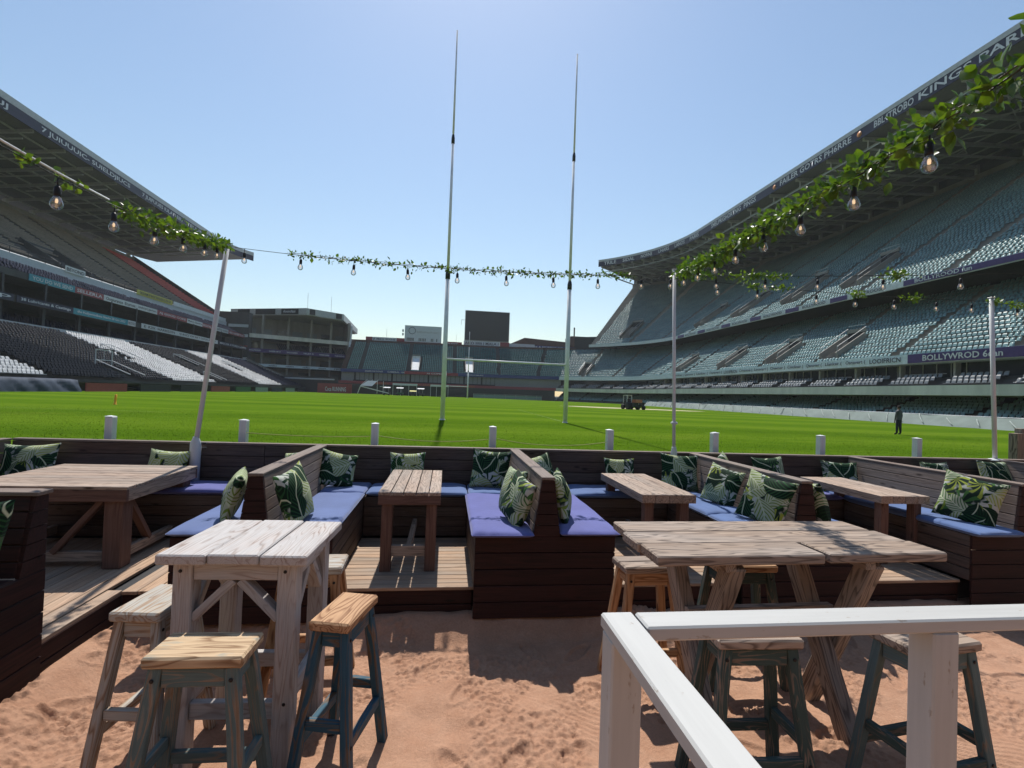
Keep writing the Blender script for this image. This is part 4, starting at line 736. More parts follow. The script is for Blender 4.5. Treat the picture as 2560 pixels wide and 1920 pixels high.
o = link('flag_marker', lathe('flag_marker', [(.0001,0),(.10,0),(.10,.02),(.055,.03),(.06,.30),(.05,.55),(.0001,.56)], M['orange'], 12), None, None, Matrix.Translation((-18.28,30.6,FZ)) @ Matrix.Rotation(.06,4,'Y')); tag(o, 'small orange corner marker standing on the left of the pitch', 'marker')
def drape(name, y0, y1, prof, label, mat, seed, amp, dx=1, steps=None, hem=True):       # sheet running along Y; prof = [(x,z)...]
    n = steps or int((y1-y0)/.25); ys = np.linspace(y0,y1,n); V = []; m = 7; pr = np.array(prof); L = np.linspace(0,1,len(pr))
    for y in ys:
        for f in np.linspace(0,1,m):
            x = np.interp(f, L, pr[:,0]); z = np.interp(f, L, pr[:,1]); d = amp*(vnoise(np.array(y*1.0+f*1.6),np.array(f*.6),.55,seed)+.6*vnoise(np.array(y+f*2.2),np.array(f),1.7,seed+1))*math.sin(math.pi*min(1,f*.9+.1)); V.append((x+d*dx, y, z+.25*d))
    i = np.arange((n-1)*m).reshape(n-1,m)[:,:-1].ravel(); o = link(name, npmesh(name, np.array(V), np.stack([i,i+1,i+m+1,i+m],-1), M[mat], True)); tag(o, label, 'cover'); return o
drape('tarpaulin', 40, 58.7, [(-38.3,.60),(-38.4,1.2),(-38.7,1.86),(-39.6,1.92)], 'crumpled navy tarpaulin over the barrier at the left edge of the pitch', 'tarp', 31, .5)
# ------------------------------------------------------------------ stadium: sweeps along the ground plan
AC = np.array([15.,118.]); AR = 30.0
def stations(y0=24., th1=90., x1=None, step=6.):
    st = [((45.,y),(1.,0.)) for y in np.arange(y0,118,step)]
    st += [((AC[0]+AR*math.cos(R(a)),AC[1]+AR*math.sin(R(a))),(math.cos(R(a)),math.sin(R(a)))) for a in np.linspace(0,th1,max(2,int(th1/4)+1))]
    if x1 is not None: st += [((x,AC[1]+AR),(0.,1.)) for x in np.linspace(15,x1,int((15-x1)/5)+1)[1:]]
    return st
def sweep(name, prof, st, mat, parent, closed=False, cap=False):
    P = np.array([s[0] for s in st]); Nn = np.array([s[1] for s in st]); k = len(prof); V = []
    for p, n in zip(P, Nn):
        for u, z in prof: V.append((p[0]+n[0]*u, p[1]+n[1]*u, z))
    F = []; kk = k if closed else k-1
    for i in range(len(st)-1):
        for j in range(kk): F.append((i*k+j, i*k+(j+1)%k, (i+1)*k+(j+1)%k, (i+1)*k+j))
    if cap and closed: F.append(tuple(range(k))); F.append(tuple(range((len(st)-1)*k, len(st)*k)))
    return link(name, fixn(mesh(name, V, F, mat)), None, parent)
def steps(u0, z0, u1, z1, n):
    pr = []; du, dz = (u1-u0)/n, (z1-z0)/n
    for i in range(n): pr += [(u0+du*i, z0+dz*i), (u0+du*(i+1), z0+dz*i)]
    return pr+[(u1, z1), (u1+.3, z1)]
SV = np.array([(-.2,-.20,.36),(.2,-.20,.36),(.2,.10,.36),(-.2,.10,.36),(-.2,-.20,.43),(.2,-.20,.43),(.2,.12,.41),(-.2,.12,.41),   # pan
     (-.2,.10,.40),(.2,.10,.40),(.2,.19,.70),(.14,.27,.81),(-.14,.27,.81),(-.2,.19,.70),(-.2,.15,.40),(.2,.15,.40),(.2,.25,.70),(.14,.30,.80),(-.14,.30,.80),(-.2,.25,.70)])
ST = [(0,1,5),(0,5,4),(4,5,6),(4,6,7),(1,2,6),(1,6,5),(3,0,4),(3,4,7),(8,9,10),(8,10,13),(13,10,11),(13,11,12),(15,14,19),(15,19,16),(16,19,18),(16,18,17),(9,15,16),(9,16,10),(14,8,13),(14,13,19),(10,16,17),(10,17,11),(13,12,18),(13,18,19),(12,11,17),(12,17,18)]
ST = np.array(ST)
def seat_rows(u0, z0, u1, z1, n, y0, th1, x1, sp=.54, aisle=12.0, aw=1.3, off=.45, holes=()):
    out = []; du, dz = (u1-u0)/n, (z1-z0)/n
    for i in range(n):
        u = u0+du*(i+off); z = z0+dz*i; ys = np.arange(y0+rnd.random()*sp, 118, sp); a = [np.stack([45+u+0*ys, ys, z+0*ys, 1+0*ys, 0*ys, ys], -1)]; r = AR+u
        th = np.arange(rnd.random()*sp/r, R(th1), sp/r); a.append(np.stack([AC[0]+r*np.cos(th), AC[1]+r*np.sin(th), z+0*th, np.cos(th), np.sin(th), 118+th*42], -1))
        if x1 is not None: xx = np.arange(15, x1, -sp); a.append(np.stack([xx, AC[1]+r+0*xx, z+0*xx, 0*xx, 1+0*xx, 118+42*math.pi/2+15-xx], -1))
        p = np.concatenate(a); keep = (p[:,5]%aisle) > aw
        for s0, s1, i0, i1 in holes: keep &= ~((p[:,5] > s0) & (p[:,5] < s1) & (i >= i0) & (i < i1))
        out.append(p[keep])
    return np.concatenate(out)
def seat_mesh_np(P, sc=1.0):
    P = np.asarray(P); ja = (nrs.rand(len(P))-.5)*.22; n = np.stack([P[:,3]*np.cos(ja)-P[:,4]*np.sin(ja), P[:,3]*np.sin(ja)+P[:,4]*np.cos(ja)], -1); t = np.stack([n[:,1], -n[:,0]], -1); K = len(SV); jit = 1+.10*(nrs.rand(len(P),1)-.5)
    X = P[:,0:1]+SV[None,:,0]*t[:,0:1]+SV[None,:,1]*n[:,0:1]; Y = P[:,1:2]+SV[None,:,0]*t[:,1:2]+SV[None,:,1]*n[:,1:2]; Z = P[:,2:3]+SV[None,:,2]*jit
    return np.stack([X,Y,Z],-1).reshape(-1,3), (np.arange(len(P))[:,None,None]*K+ST[None]).reshape(-1,3)
def seats_stuff(name, P, mat, parent):
    if len(P) == 0: return
    V, Q = seat_mesh_np(P); return tag(link(name, npmesh(name, V, Q, mat), None, parent), kind='stuff')
_sm = {}
def seat_objs(P, mat, parent):
    if mat.name not in _sm: _sm[mat.name] = mesh('seat', SV, ST, mat)
    for p in P: link('seat', _sm[mat.name], None, parent, Matrix.Translation(p[:3]) @ Matrix.Rotation(math.atan2(p[4],p[3])-math.pi/2,4,'Z'))
def near_split(groups, n, vis):                            # the n nearest visible seats over several groups become single objects
    allp = [(float(np.hypot(p[0],p[1])), gi, k) for gi, (P, m) in enumerate(groups) for k, p in enumerate(P) if vis(p)]; allp.sort(); sel = {}
    for d, gi, k in allp[:n]: sel.setdefault(gi, []).append(k)
    return sel
def face_text(parent, s, X, y_far, y_near, z, h, mat, side=1, name='lettering'):   # writing on a face looking at the pitch (side 1: right stand)
    if side > 0: text_part(name, parent, s, (X-.06,y_far,z), (0,-1,0), (0,0,1), h, mat, y_far-y_near)
    else: text_part(name, parent, s, (X+.06,y_near,z), (0,1,0), (0,0,1), h, mat, y_far-y_near)
M['sunlitportal'] = plain('sunlit_portal_floor', (.70,.71,.72), .6)  # white tone stands for sunlight on the sloping portal floors
M['greenp'] = plain('green_paint', (.03,.11,.05), .6); M['paleteal'] = plain('pale_teal_board', (.20,.27,.26), .6)
# ---------------- right-hand grandstand
RS = thing('grandstand', 'huge teal-seated grandstand with curved roof along the right side', 'grandstand', (45,70,0)); RS.location = (0,0,0)
st = stations(24, 58); stU = stations(24, 48)
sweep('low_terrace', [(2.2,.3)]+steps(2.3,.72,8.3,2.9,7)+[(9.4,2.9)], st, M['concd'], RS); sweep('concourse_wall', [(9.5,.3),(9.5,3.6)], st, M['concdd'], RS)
sweep('balcony_front', [(2.4,3.37),(2.4,4.33),(2.75,4.33),(2.75,4.15),(3.2,4.15),(9.4,4.15),(9.4,3.37)], st, M['concl'], RS, True, True)
sweep('box_terrace', steps(3.2,4.16,5.9,5.3,3), st, M['concd'], RS); sweep('box_glazing', [(7.1,5.0),(7.1,7.2)], st, M['dim_glass'], RS)
for y in np.arange(44,118,1.55): box('mullion', RS, (.06,.08,1.75), (52.02,y,6.07), M['steel'], b=.005)
for y in np.arange(44.7,118,6.2): box('pier', RS, (.66,.24,1.75), (51.73,y,6.07), M['steel'], b=.01)
for y in np.arange(46,116,12.4): box('transom', RS, (.06,4,.07), (51.99,y+2,5.78), M['rooflip'], b=.005)
sweep('lower_front', [(4.9,6.85),(4.9,7.86),(5.3,7.86),(5.3,7.5),(7.4,7.5),(7.4,6.85)], st, M['paleban'], RS, True, True)
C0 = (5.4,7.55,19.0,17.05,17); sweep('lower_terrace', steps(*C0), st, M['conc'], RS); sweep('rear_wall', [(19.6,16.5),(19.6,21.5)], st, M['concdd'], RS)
sweep('upper_soffit', [(12.1,17.36),(13.5,18.2),(20.0,22.3)], stU, M['concdd'], RS); sweep('upper_front', [(11.9,17.34),(11.9,18.12),(12.2,18.12),(12.2,17.34)], stU, M['whiteban'], RS, True, True)
D0 = (12.3,17.85,47.0,43.0,41); sweep('upper_terrace', steps(*D0), stU, M['conc'], RS)
sweep('rear_beam', [(46.4,42.4),(46.4,43.7),(47.6,43.7),(47.6,42.4)], stU, M['conc'], RS, True, True)
sweep('roof', [(17.0,43.5),(17.0,45.35),(17.6,45.45),(49.5,46.8),(49.5,46.2),(47,45.6),(17.5,43.9)], stU, M['roof'], RS, True, True); sweep('rear_cladding', [(47.7,43.5),(47.7,46.2),(47.8,46.2),(47.8,43.5)], stU, M['concd'], RS, True, True); sweep('roof_edge', [(16.84,44.85),(16.84,45.5),(17.3,45.6),(17.3,44.85)], stU, M['rooflip'], RS, True, True)
rb = sweep('roof_banner', [(16.88,43.32),(16.88,44.98),(16.98,44.98),(16.98,43.32)], stU, M['navyban'], RS, True, True)
o = sweep('walkway_rail', [(18.4,41.85),(18.4,42.0),(18.52,42.0),(18.52,41.85)], stU, M['rooflip'], RS, True, True)
g = MB()
SS = stations(24,47,None,7.5)
for (p, n) in SS:
    q = lambda u, z: (p[0]+n[0]*u, p[1]+n[1]*u, z)
    g.beam(q(17.6,43.4),q(47.2,45.2),.45,.55); g.beam(q(18.4,41.9),q(18.4,43.5),.18,.18,(0,1,0)); g.beam(q(18.4,41.95),q(30,42.2),.22,.22); g.beam(q(30,42.2),q(46.8,43.2),.3,.3); g.beam(q(46.9,42.6),q(46.9,45.6),.5,.5,(0,1,0))
    for u in (23,28,34,40): g.beam(q(u,42.0+(u-18)*.035),q(u+3,43.7+(u-17)*.055),.14,.14)
for (p, n), (p2, n2) in zip(SS[:-1], SS[1:]):
    q = lambda u, z: (p[0]+n[0]*u, p[1]+n[1]*u, z); q2 = lambda u, z: (p2[0]+n2[0]*u, p2[1]+n2[1]*u, z)
    for u in (21,25,29,33,37,41,44): g.beam(q(u,43.55+(u-17)*.056),q2(u,43.55+(u-17)*.056),.16,.2)
    g.beam(q(24,42.3),q2(36,43),.12,.12); g.beam(q2(24,42.3),q(36,43),.12,.12)
g.build('roof_trusses', M['steel'], RS)
# portals: side walls and a panel coloured for the passage's shade or sunlight
def portal(parent, s, u0, z0, u1, z1, w, mat_in='concdd', rail=True, lint='conc'):
    def at(s_, u, z):
        if s_ < 118: return (45+u, s_, z)
        th = (s_-118)/42
        if th < math.pi/2: r = AR+u; return (AC[0]+r*math.cos(th), AC[1]+r*math.sin(th), z)
        return (15-(s_-118-42*math.pi/2), AC[1]+AR+u, z)
    t = MB(); a, b = s-w/2, s+w/2
    for c in (a, b): t.beam(at(c,u0,z0+.6), at(c,u1,z1+.6), .2, .85)
    t.beam(at(a,u1,z1+1.35), at(b,u1,z1+1.35), .25, .5); pp = t.build('portal', M[lint], parent)
    t = MB(); dz = (z1-z0)+.5 if mat_in == 'sunlitportal' else .5; t.quad(at(a,u0,z0+.12), at(b,u0,z0+.12), at(b,u1,z0+dz), at(a,u1,z0+dz)); t.quad(at(a,u1-.05,z0+.3), at(b,u1-.05,z0+.3), at(b,u1-.05,z1+1.1), at(a,u1-.05,z1+1.1)); link('opening', fixn(mesh('opening', t.v, t.f, M[mat_in])), None, pp)
    if rail:
        t = MB()
        for c in (a, b): t.beam(at(c,u0,z0+1.75), at(c,u1,z1+1.75), .07, .07); t.beam(at(c,u0,z0+.9), at(c,u0,z0+1.75), .06, .06, (0,1,0))
        t.beam(at(a,u1,z1+2.1), at(b,u1,z1+2.1), .07, .07); link('rail', fixn(mesh('rail', t.v, t.f, M['grey_metal'])), None, pp)
pl_low = [(61.5,4),(73.5,4),(88,4),(106,4),(152,4)]; pl_up = [(68,8),(82,8),(98,8),(114,7),(143,6)]
hl = [(s-1.6,s+1.6,1,7) for s, _ in pl_low]; hu = [(s-1.8,s+1.8,3,12) for s, _ in pl_up]
for s, _ in pl_low: portal(RS, s, 6.2, 8.1, 10.4, 11.0, 3.0)
for s, _ in pl_up: portal(RS, s, 14.8, 19.7, 21.6, 24.5, 3.2)
SA = seat_rows(2.3,.72,8.3,2.9,7,30,56,None,.52,10,1.0); SB = seat_rows(3.2,4.16,5.9,5.3,3,30,56,None,.56,6.2,1.6); SC = seat_rows(*C0,24,58,None,.53,12.6,1.0,.45,hl); SD = seat_rows(*D0,28,47,None,.56,12.6,1.3,.45,hu)
grp = [(SA,'teal'),(SB,'greyseat'),(SC,'teal'),(SD,'teal')]; vis = lambda p: p[1] > .775*p[0] and p[2] < 16
sel = near_split(grp, 300, vis)
for gi, (P, m) in enumerate(grp):
    k = np.ones(len(P), bool); ks = sel.get(gi, []); k[ks] = False
    if ks: seat_objs(P[ks], M[m], RS)
    seats_stuff('seats', P[k], M[m], RS)
# writing on the right-hand stand
for s, y1, y0 in (('KINGS PARK',59.2,45.5),('BBL4TROBO',66.3,59.9),('FAILER GOTRS PH6RRE',87.5,70.5),('PINGS',99.2,95.0),('SMELPRIGHORTNIG',112.5,100.3)): face_text(RS, s, 61.88, y1, y0, 43.62, 1.05, M['white_ink'])
for y in (69.0,89.2): link('roundel', lathe('roundel', [(.0001,0),(.45,0),(.45,.05),(.0001,.05)], M['orange_ink'], 20), None, RS, Matrix.Translation((61.87,y,44.1)) @ Matrix.Rotation(-math.pi/2,4,'Y'))
def arc_text(parent, s, u, th, z, h, w, mat):               # one word on the curved part
    n = Vector((math.cos(R(th)),math.sin(R(th)),0)); c = Vector((AC[0],AC[1],0))+n*(AR+u-.12); rt = Vector((math.sin(R(th)),-math.cos(R(th)),0)); p = c-rt*w/2; p.z = z; text_part('lettering', parent, s, p, rt, (0,0,1), h, mat, w)
for th, s in ((3,'PARIS'),(11,'LANOS'),(19,'UHARS'),(27,'NORNS'),(35,'SIDAL'),(43,'TRILE')): arc_text(RS, s, 16.8, th, 43.65, 1.0, 4.2, M['white_ink'])
y = 100.0; k = 0
for y in np.arange(65,117,10): box('purple_panel', RS, (.06,3.2,.66), (56.85,y+1.6,17.73), M['purple'])
g = MB(); g.box(49.80,49.87,24,48.4,6.88,7.83); g.build('purple_banner', M['purple'], RS); g = MB(); g.box(56.82,56.88,34,56,17.40,18.06); g.build('purple_banner', M['purple'], RS)
face_text(RS,'BOLLYWROD 6ean',49.78,46.6,38.9,7.05,.62,M['white_ink']); face_text(RS,'BOLLYROOD fun',56.80,54.4,47.6,17.5,.48,M['white_ink'])
for i, y in enumerate(np.arange(58,116,10)): face_text(RS,'BOLLYROOD',56.80,y+6.0,y+1.0,17.5,.45,M['ink'])
yy = [48.9,53.6,57.2,60.6,64.2,68.0,72.0,76,80.3,85,90,95,100,105]
for i, (a, b) in enumerate(zip(yy[:-1], yy[1:])): face_text(RS, ('LOOIFRICN','Oanavert (','Llanker (','Qanover (','Cnicknar |','Chavner |','Linovart |','Crnavne |')[i%8], 49.82, b-.3, a+.3, 7.08, .55, M['ink'])
# ---------------- far-end stand (continues the lower bowl)
ES = thing('grandstand', 'dark teal open stand across the far end of the pitch', 'grandstand'); se = [s for s in stations(118.1, 90, -31.0) if s[0][0] < 31.5]
sweep('base_wall', [(1.0,.3),(1.0,3.5),(2.6,3.5)], se, M['concdd'], ES); sweep('red_banner', [(2.4,3.45),(2.4,4.3),(2.7,4.3),(2.7,3.45)], se, M['redban'], ES, True, True); sweep('balcony_floor', [(2.7,3.9),(6.2,3.9)], se, M['concd'], ES)
sweep('window_wall', [(6.0,3.9),(6.0,7.2)], se, M['grey_glass'], ES); sweep('blue_banner', [(4.9,6.9),(4.9,7.86),(5.3,7.86),(5.3,7.5),(6.3,7.5),(6.3,6.9)], se, M['blueban'], ES, True, True)
g = MB()
for x in np.arange(-27,16,1.35): g.box(x-.05,x+.05,153.85,153.98,4.4,6.9)
for x in np.arange(-27,16,5.4): g.box(x-.22,x+.22,153.7,153.98,3.9,6.9)
g.box(-27.5,15,153.8,153.98,3.9,4.7); g.build('window_frames', M['concdd'], ES)
E0 = (5.4,7.55,19.0,17.05,17); sweep('terrace', steps(*E0), se, M['concd'], ES); sweep('top_wall', [(19.2,16.8),(19.2,18.0),(19.6,18.0),(19.6,7)], se, M['brownc'], ES)
ph = [(118+66+15+9.5,1),(118+66+15-7.0,1)]; he = [(s-1.6,s+1.6,1,9) for s,_ in ph]
for s, _ in ph: portal(ES, s, 6.3, 8.2, 11.3, 11.8, 2.4, 'sunlitportal', False)
M_wp = None
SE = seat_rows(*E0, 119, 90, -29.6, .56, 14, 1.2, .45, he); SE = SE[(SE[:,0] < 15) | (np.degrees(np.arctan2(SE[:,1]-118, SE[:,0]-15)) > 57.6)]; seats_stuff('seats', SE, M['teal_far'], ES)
g = MB()
for i in range(17): g.beam((-31,153.4+.8*i,7.6+.56*i),(-29.7,153.4+.8*i,7.6+.56*i),.75,.5)
g.build('stair_flight', M['brownc'], ES)
for x0, x1, m in ((-12.6,3.5,'redban'),): g = MB(); g.box(x0,x1,152.8,152.86,6.95,7.82); g.build('red_panel', M[m], ES)
for x, s in ((-24,'SNARDONE DONER'),(-17.5,'CAMERAL 10K'),(6,'DR JOHN W CARR BROS'),(-6,'AI COPRIL')): text_part('lettering', ES, s, (x,152.78,7.15), (1,0,0), (0,0,1), .45, M['white_ink'], 5.2)
for x, s in ((-9,'DVK ARTSOL'),(3,'SHARK ATTACK PLASTICS'),(-22,'VARNALL')): text_part('lettering', ES, s, (x,150.36,3.6), (1,0,0), (0,0,1), .45, M['orange_ink'] if x else M['ink'], 5.5)
g = MB(); g.box(8,12.5,150.2,150.32,2.3,3.1); g.build('score_strip', M['yellowban'], ES)
# things above the far stand
t = thing('scoreboard', 'big black square video screen above the far stand', 'scoreboard', (13.2,171,17)); g = MB(); g.box(-7.6,7.7,0,1.6,2.9,13.2); g.build('casing', M['steel'], t); g = MB(); g.box(-7.45,7.55,-.06,-.005,3.05,13.05); g.build('screen', M['black_panel'], t)
g = MB(); g.box(-7.8,4.6,-.12,0,1.3,2.75); g.build('white_sign', M['whiteban'], t); g = MB(); g.box(4.65,7.9,-.12,0,1.3,2.75); g.build('red_sign', M['redban'], t)
text_part('lettering', t, 'AKO IIIIII I MALA I', (-7.4,-.14,1.55), (1,0,0), (0,0,1), .9, M['ink'], 11.5)
g = MB()
for x in (-6.5,-2,2.5,6.5): g.box(x-.25,x+.25,.3,.8,-1,2.9)
g.build('legs', M['steel'], t); g = MB(); g.beam((-8.9,.5,9.9),(-7.6,.5,9.9),.1,.1); g.beam((-8.8,.5,8.2),(-8.8,.5,9.9),.09,.09,(0,1,0)); g.build('bracket', M['steel'], t)
t = thing('control_room', 'white control box with grey emblem and red base above the far stand', 'building', (-8.2,168.2,16)); g = MB(); g.box(-6.0,6.0,0,5,2.2,7.6); g.build('wall', M['whiteban'], t); g = MB(); g.box(-6.1,6.1,-.1,5.1,.9,2.2); g.build('red_base', M['redban'], t); g = MB(); g.box(-6.2,6.2,-.2,5.1,.55,.88); g.build('ledge', M['concl'], t)
for i in range(14):
    x = (-5.3,-4.9,-4.5,-4.1,-3.7,-3.3,-1.4,-.9,-.4,.1,.6,2.6,3.1,4.4)[i]; g = MB(); g.box(x,x+.3,-.03,0,2.5,3.5); g.build('window', M['dim_glass'], t)
link('emblem', lathe('emblem', [(1.0,0),(1.16,0),(1.16,.03),(1.0,.03),(1.0,0)], M['ink'], 24, cap=False), None, t, Matrix.Translation((-3.6,-.02,5.9)) @ Matrix.Rotation(math.pi/2,4,'X')); text_part('lettering', t, 'IEZEKIAPHA-UP LIXECT', (-2.0,-.02,5.2), (1,0,0), (0,0,1), .62, M['steel'], 7.4); text_part('lettering', t, 'Batmay', (-5.2,-.12,1.3), (1,0,0), (0,0,1), .55, M['white_ink'], 1.9)
for z in (5.8,4.6): link('loudspeaker', boxmesh(.5,.4,.8,M['grey_metal']), None, t, Matrix.Translation((-6.6,.3,z)))
t = thing('parapet_sign', 'long red and white slogan board on the rim left of the control box', 'sign', (-21,168,17.2)); g = MB(); g.box(-5.6,6.8,0,.3,.6,2.0); g.build('board', M['redban'], t); g = MB(); g.box(-3.5,4.3,-.04,0,.7,1.95); g.build('white_panel', M['whiteban'], t); text_part('lettering', t, 'JI MIDI SIXHE', (-3.3,-.06,.95), (1,0,0), (0,0,1), .7, M['ink'], 7.2); g = MB(); g.beam((1,.15,1.9),(1,.15,4.8),.08,.08,(0,1,0)); g.build('aerial', M['steel'], t)
t = thing('parapet_sign', 'short red slogan board on the rim between control box and screen', 'sign', (1.6,168,17.2)); g = MB(); g.box(-3.2,3.1,0,.3,.3,1.6); g.build('board', M['redban'], t); text_part('lettering', t, 'PICH KKKK', (-2.8,-.03,.6), (1,0,0), (0,0,1), .7, M['white_ink'], 4.6); g = MB(); g.beam((1.2,.15,1.5),(1.2,.15,4.2),.06,.06,(0,1,0)); g.build('aerial', M['steel'], t)
t = thing('low_building', 'low pale blue-grey hut on the rim right of the screen', 'building', (25.4,169.5,16.5)); g = MB(); g.box(-4.4,4.3,0,3,.9,2.9); g.build('wall', M['wall_white'], t); text_part('lettering', t, 'EKO iiiii', (-1.2,-.02,1.7), (1,0,0), (0,0,1), .5, M['steel'], 2.4); g = MB(); g.box(3.1,3.6,-.02,.0,1.0,1.5); g.build('window', M['dim_glass'], t)
t = thing('brick_building', 'dark red-brown building with a sloping roof behind the far stand', 'building', (40,182,15)); g = MB(); g.prism([(-13,0),(30,0),(30,12),(-13,12)],-3,6.2); g.build('wall', M['brownc'], t)
g = MB(); v = [(-18,0,5.2),(-12,0,8.0),(8,0,6.9),(24,0,6.7),(24,0,3.0),(-18,0,3.0)]; g.poly([(x,y-.3,z) for x,y,z in v]); g.poly([(x,y+10,z) for x,y,z in v][::-1]); k = len(v); g.f += [(i,(i+1)%k,2*k-1-(i+1)%k,2*k-1-i) for i in range(k)]; g.build('roof', M['brownc'], t); g = MB(); g.box(5.3,20,-1,8,6.0,9.4); g.build('tower', M['brownc'], t); g = MB(); g.box(6.6,7.0,0,.5,9.4,12.8); g.build('chimney', M['concdd'], t)
g = MB(); g.box(-11.5,19,-.42,-.34,4.5,5.3); g.build('sign_strip', M['blueban'], t); text_part('lettering', t, 'WARE & MORRISS CO   FAST BINS IP T MALLEN', (-11,-.44,4.62), (1,0,0), (0,0,1), .5, M['white_ink'], 29)
t = thing('rim_sign', 'small dark board with white letters on the rim right of the screen', 'sign', (33,168.3,16.2)); g = MB(); g.box(-5,7,0,.25,.2,1.5); g.build('board', M['navyban'], t); text_part('lettering', t, 'TENNIS BAR & PUB M', (-4.5,-.02,.45), (1,0,0), (0,0,1), .7, M['white_ink'], 10.5)
# pitch-side things at the far end
t = thing('camera_platform', 'white tilted gantry panels and scaffolding at the far left corner of the pitch', 'scaffold', (-19,131,FZ)); g = MB(); g.quad((-2.6,.2,2.2),(.2,.2,2.2),(1.5,1.2,3.6),(-1.0,1.2,3.6)); g.build('panel', M['white_metal'], t)
g = MB(); g.beam((-3.2,0,.2),(-2.6,0,2.0),.16,.16); g.beam((-2.6,0,2.1),(4.6,0,.5),.2,.22)
for x in (-2.6,-1.2,.2): g.beam((x,.15,2.2),(x+1.5,1.2,3.9),.08,.08)
for x in (1.5,3.0): g.beam((x,.8,.3),(x,.8,3.6),.1,.1,(0,1,0))
g.build('frame', M['white_metal'], t); g = MB(); g.box(2.2,3.6,.2,1.0,2.1,2.2); g.build('awning', M['whiteban'], t)
for x, w, lb, m in ((-11.2,6.6,'white-roofed pitch-side shelter left of the far goal','whiteban'),(-1.8,5.0,'pitch-side shelter with thin white roof beside the far goal','white_metal')):
    t = thing('dugout', lb, 'shelter', (x,140,FZ)); g = MB(); g.box(-w/2,w/2,0,1.6,3.0,3.25); g.box(-w/2,w/2,-.06,0,2.75,3.3); g.build('roof', M[m], t); g = MB()
    for q in np.linspace(-w/2+.1,w/2-.1,4): g.beam((q,.1,0),(q,.1,3.0),.1,.1,(0,1,0))
    g.build('post', M['white_metal'], t); g = MB(); g.box(-w/2,w/2,1.3,1.5,0,2.6); g.box(-w/2+.3,w/2-.3,.6,1.1,.3,.5); g.build('bench', M['dark_metal'], t)
for i, (x, y) in enumerate(((-15.2,133),(-12.0,134.5),(-8.6,134.5),(-6.6,135.2))):
    t = thing('groundskeeping_cart', ['dark equipment cart nearest the tilted gantry','green mower under a small sunshade by the shelter','equipment cart with yellow lid by the shelter','small white-topped cart left of the far goal'][i], 'cart', (x,y,FZ)); g = MB(); g.box(-.9,.9,-.5,.5,.3,.8); g.build('body', M['dark_metal'] if i != 1 else M['greenp'], t)
    for a in (-.6,.6): link('wheel', lathe('wheel', [(.0001,-.1),(.28,-.1),(.3,0),(.28,.1),(.0001,.1)], M['black'], 12), None, t, Matrix.Translation((a,-.5,.28)) @ Matrix.Rotation(math.pi/2,4,'X'))
    g = MB()
    for a in (-.5,.5): g.beam((a,0,.8),(a,0,1.9 if i != 2 else 1.2),.06,.06,(0,1,0))
    g.build('upright', M['grey_metal'], t); g = MB(); zz = 1.9 if i != 2 else 1.2; g.quad((-.9,-.6,zz),(.9,-.6,zz),(.9,.6,zz+.25),(-.9,.6,zz+.25)); g.build('lid', M['yellowban'] if i == 2 else M['white_metal'], t)
t = thing('barrier_boards', 'row of low pale green boards along the far pitch edge', 'barrier', (0,0,0))
for x in np.arange(8,34,3.1): g = MB(); g.box(x,x+3.0,146,146.12,FZ-.1,FZ+1.0); g.build('board', M['paleteal'], t)
g = MB()
for x in np.arange(8,34,3.1): g.box(x-.04,x+.04,145.9,146.0,FZ-.1,FZ+1.25)
g.beam((8,145.95,FZ+1.2),(34,145.95,FZ+1.2),.06,.06); g.build('rail', M['grey_metal'], t)
# long pale cover along the right touchline
Pc = []; ss = [((45.,y),(1.,0.)) for y in np.arange(30,110,.35)]; m = 7; V = []
for (p, n) in ss:
    y = p[1]
    for f in np.linspace(0,1,m):
        d = .34*(.25-abs(float(vnoise(np.array(y-2.6*f),np.array(f*.3),.42,41)))+.35*(.25-abs(float(vnoise(np.array(y-3.2*f),np.array(.2),1.3,42)))))*math.sin(math.pi*(.12+.76*f)); V.append((45+1.45*f-d*1.2, y, fz(45)-.02+1.0*f+d))
i = np.arange((len(ss)-1)*m).reshape(len(ss)-1,m)[:,:-1].ravel(); o = link('ground_cover', npmesh('ground_cover', np.array(V), np.stack([i,i+1,i+m+1,i+m],-1), M['cover'], True)); tag(o, 'long pale green sheet draped over the barrier along the right touchline', 'cover')
M['fold'] = plain('cover_fold_highlight', (.30,.34,.32), .75, .15)  # lighter copy of the cover colour paints light caught on its creases
for k in range(34):
    y = 32+k*2.3+rnd.uniform(-.8,.8); L = rnd.uniform(1.0,2.6); f1 = rnd.choice([1,1,.7]); link('fold', tube_mesh('fold', [(45+1.45*f-.10*math.sin(3.1*f), y+L*f, fz(45)-.02+1.0*f+.10) for f in np.linspace(.04,f1*.97,6)], [.02,.05,.06,.06,.05,.03], M['fold'], 6), None, o)
o = link('cover_rope', tube_mesh('cover_rope', [(46.45,y,fz(45)+1.0) for y in np.arange(30,110,5)], .035, M['white_metal'], 6)); tag(o, 'white hem rope on top of the long pale sheet at right', 'rope')
# unseen stand and bar front, added behind the viewpoint to block sky light
NE = thing('sky_block_stand', 'unseen stand and bar front added behind the viewpoint to block sky light', 'grandstand'); del NE['category']; NE['kind'] = 'structure'
g = MB(); g.box(-40,45,-9.5,-9,-.3,7.5); g.box(-40,45,-30,-9.5,7.0,7.5); g.build('sky_block_front', M['concd'], NE)
g = MB()
for i in range(22): g.box(-45,50,-12-.8*(i+1),-12-.8*i,6.5,7.6+.55*i)
g.build('terrace', M['concd'], NE); g = MB(); g.prism([(-45,-30),(50,-30),(50,-29.4),(-45,-29.4)],-.3,24); g.build('rear_wall', M['concd'], NE)
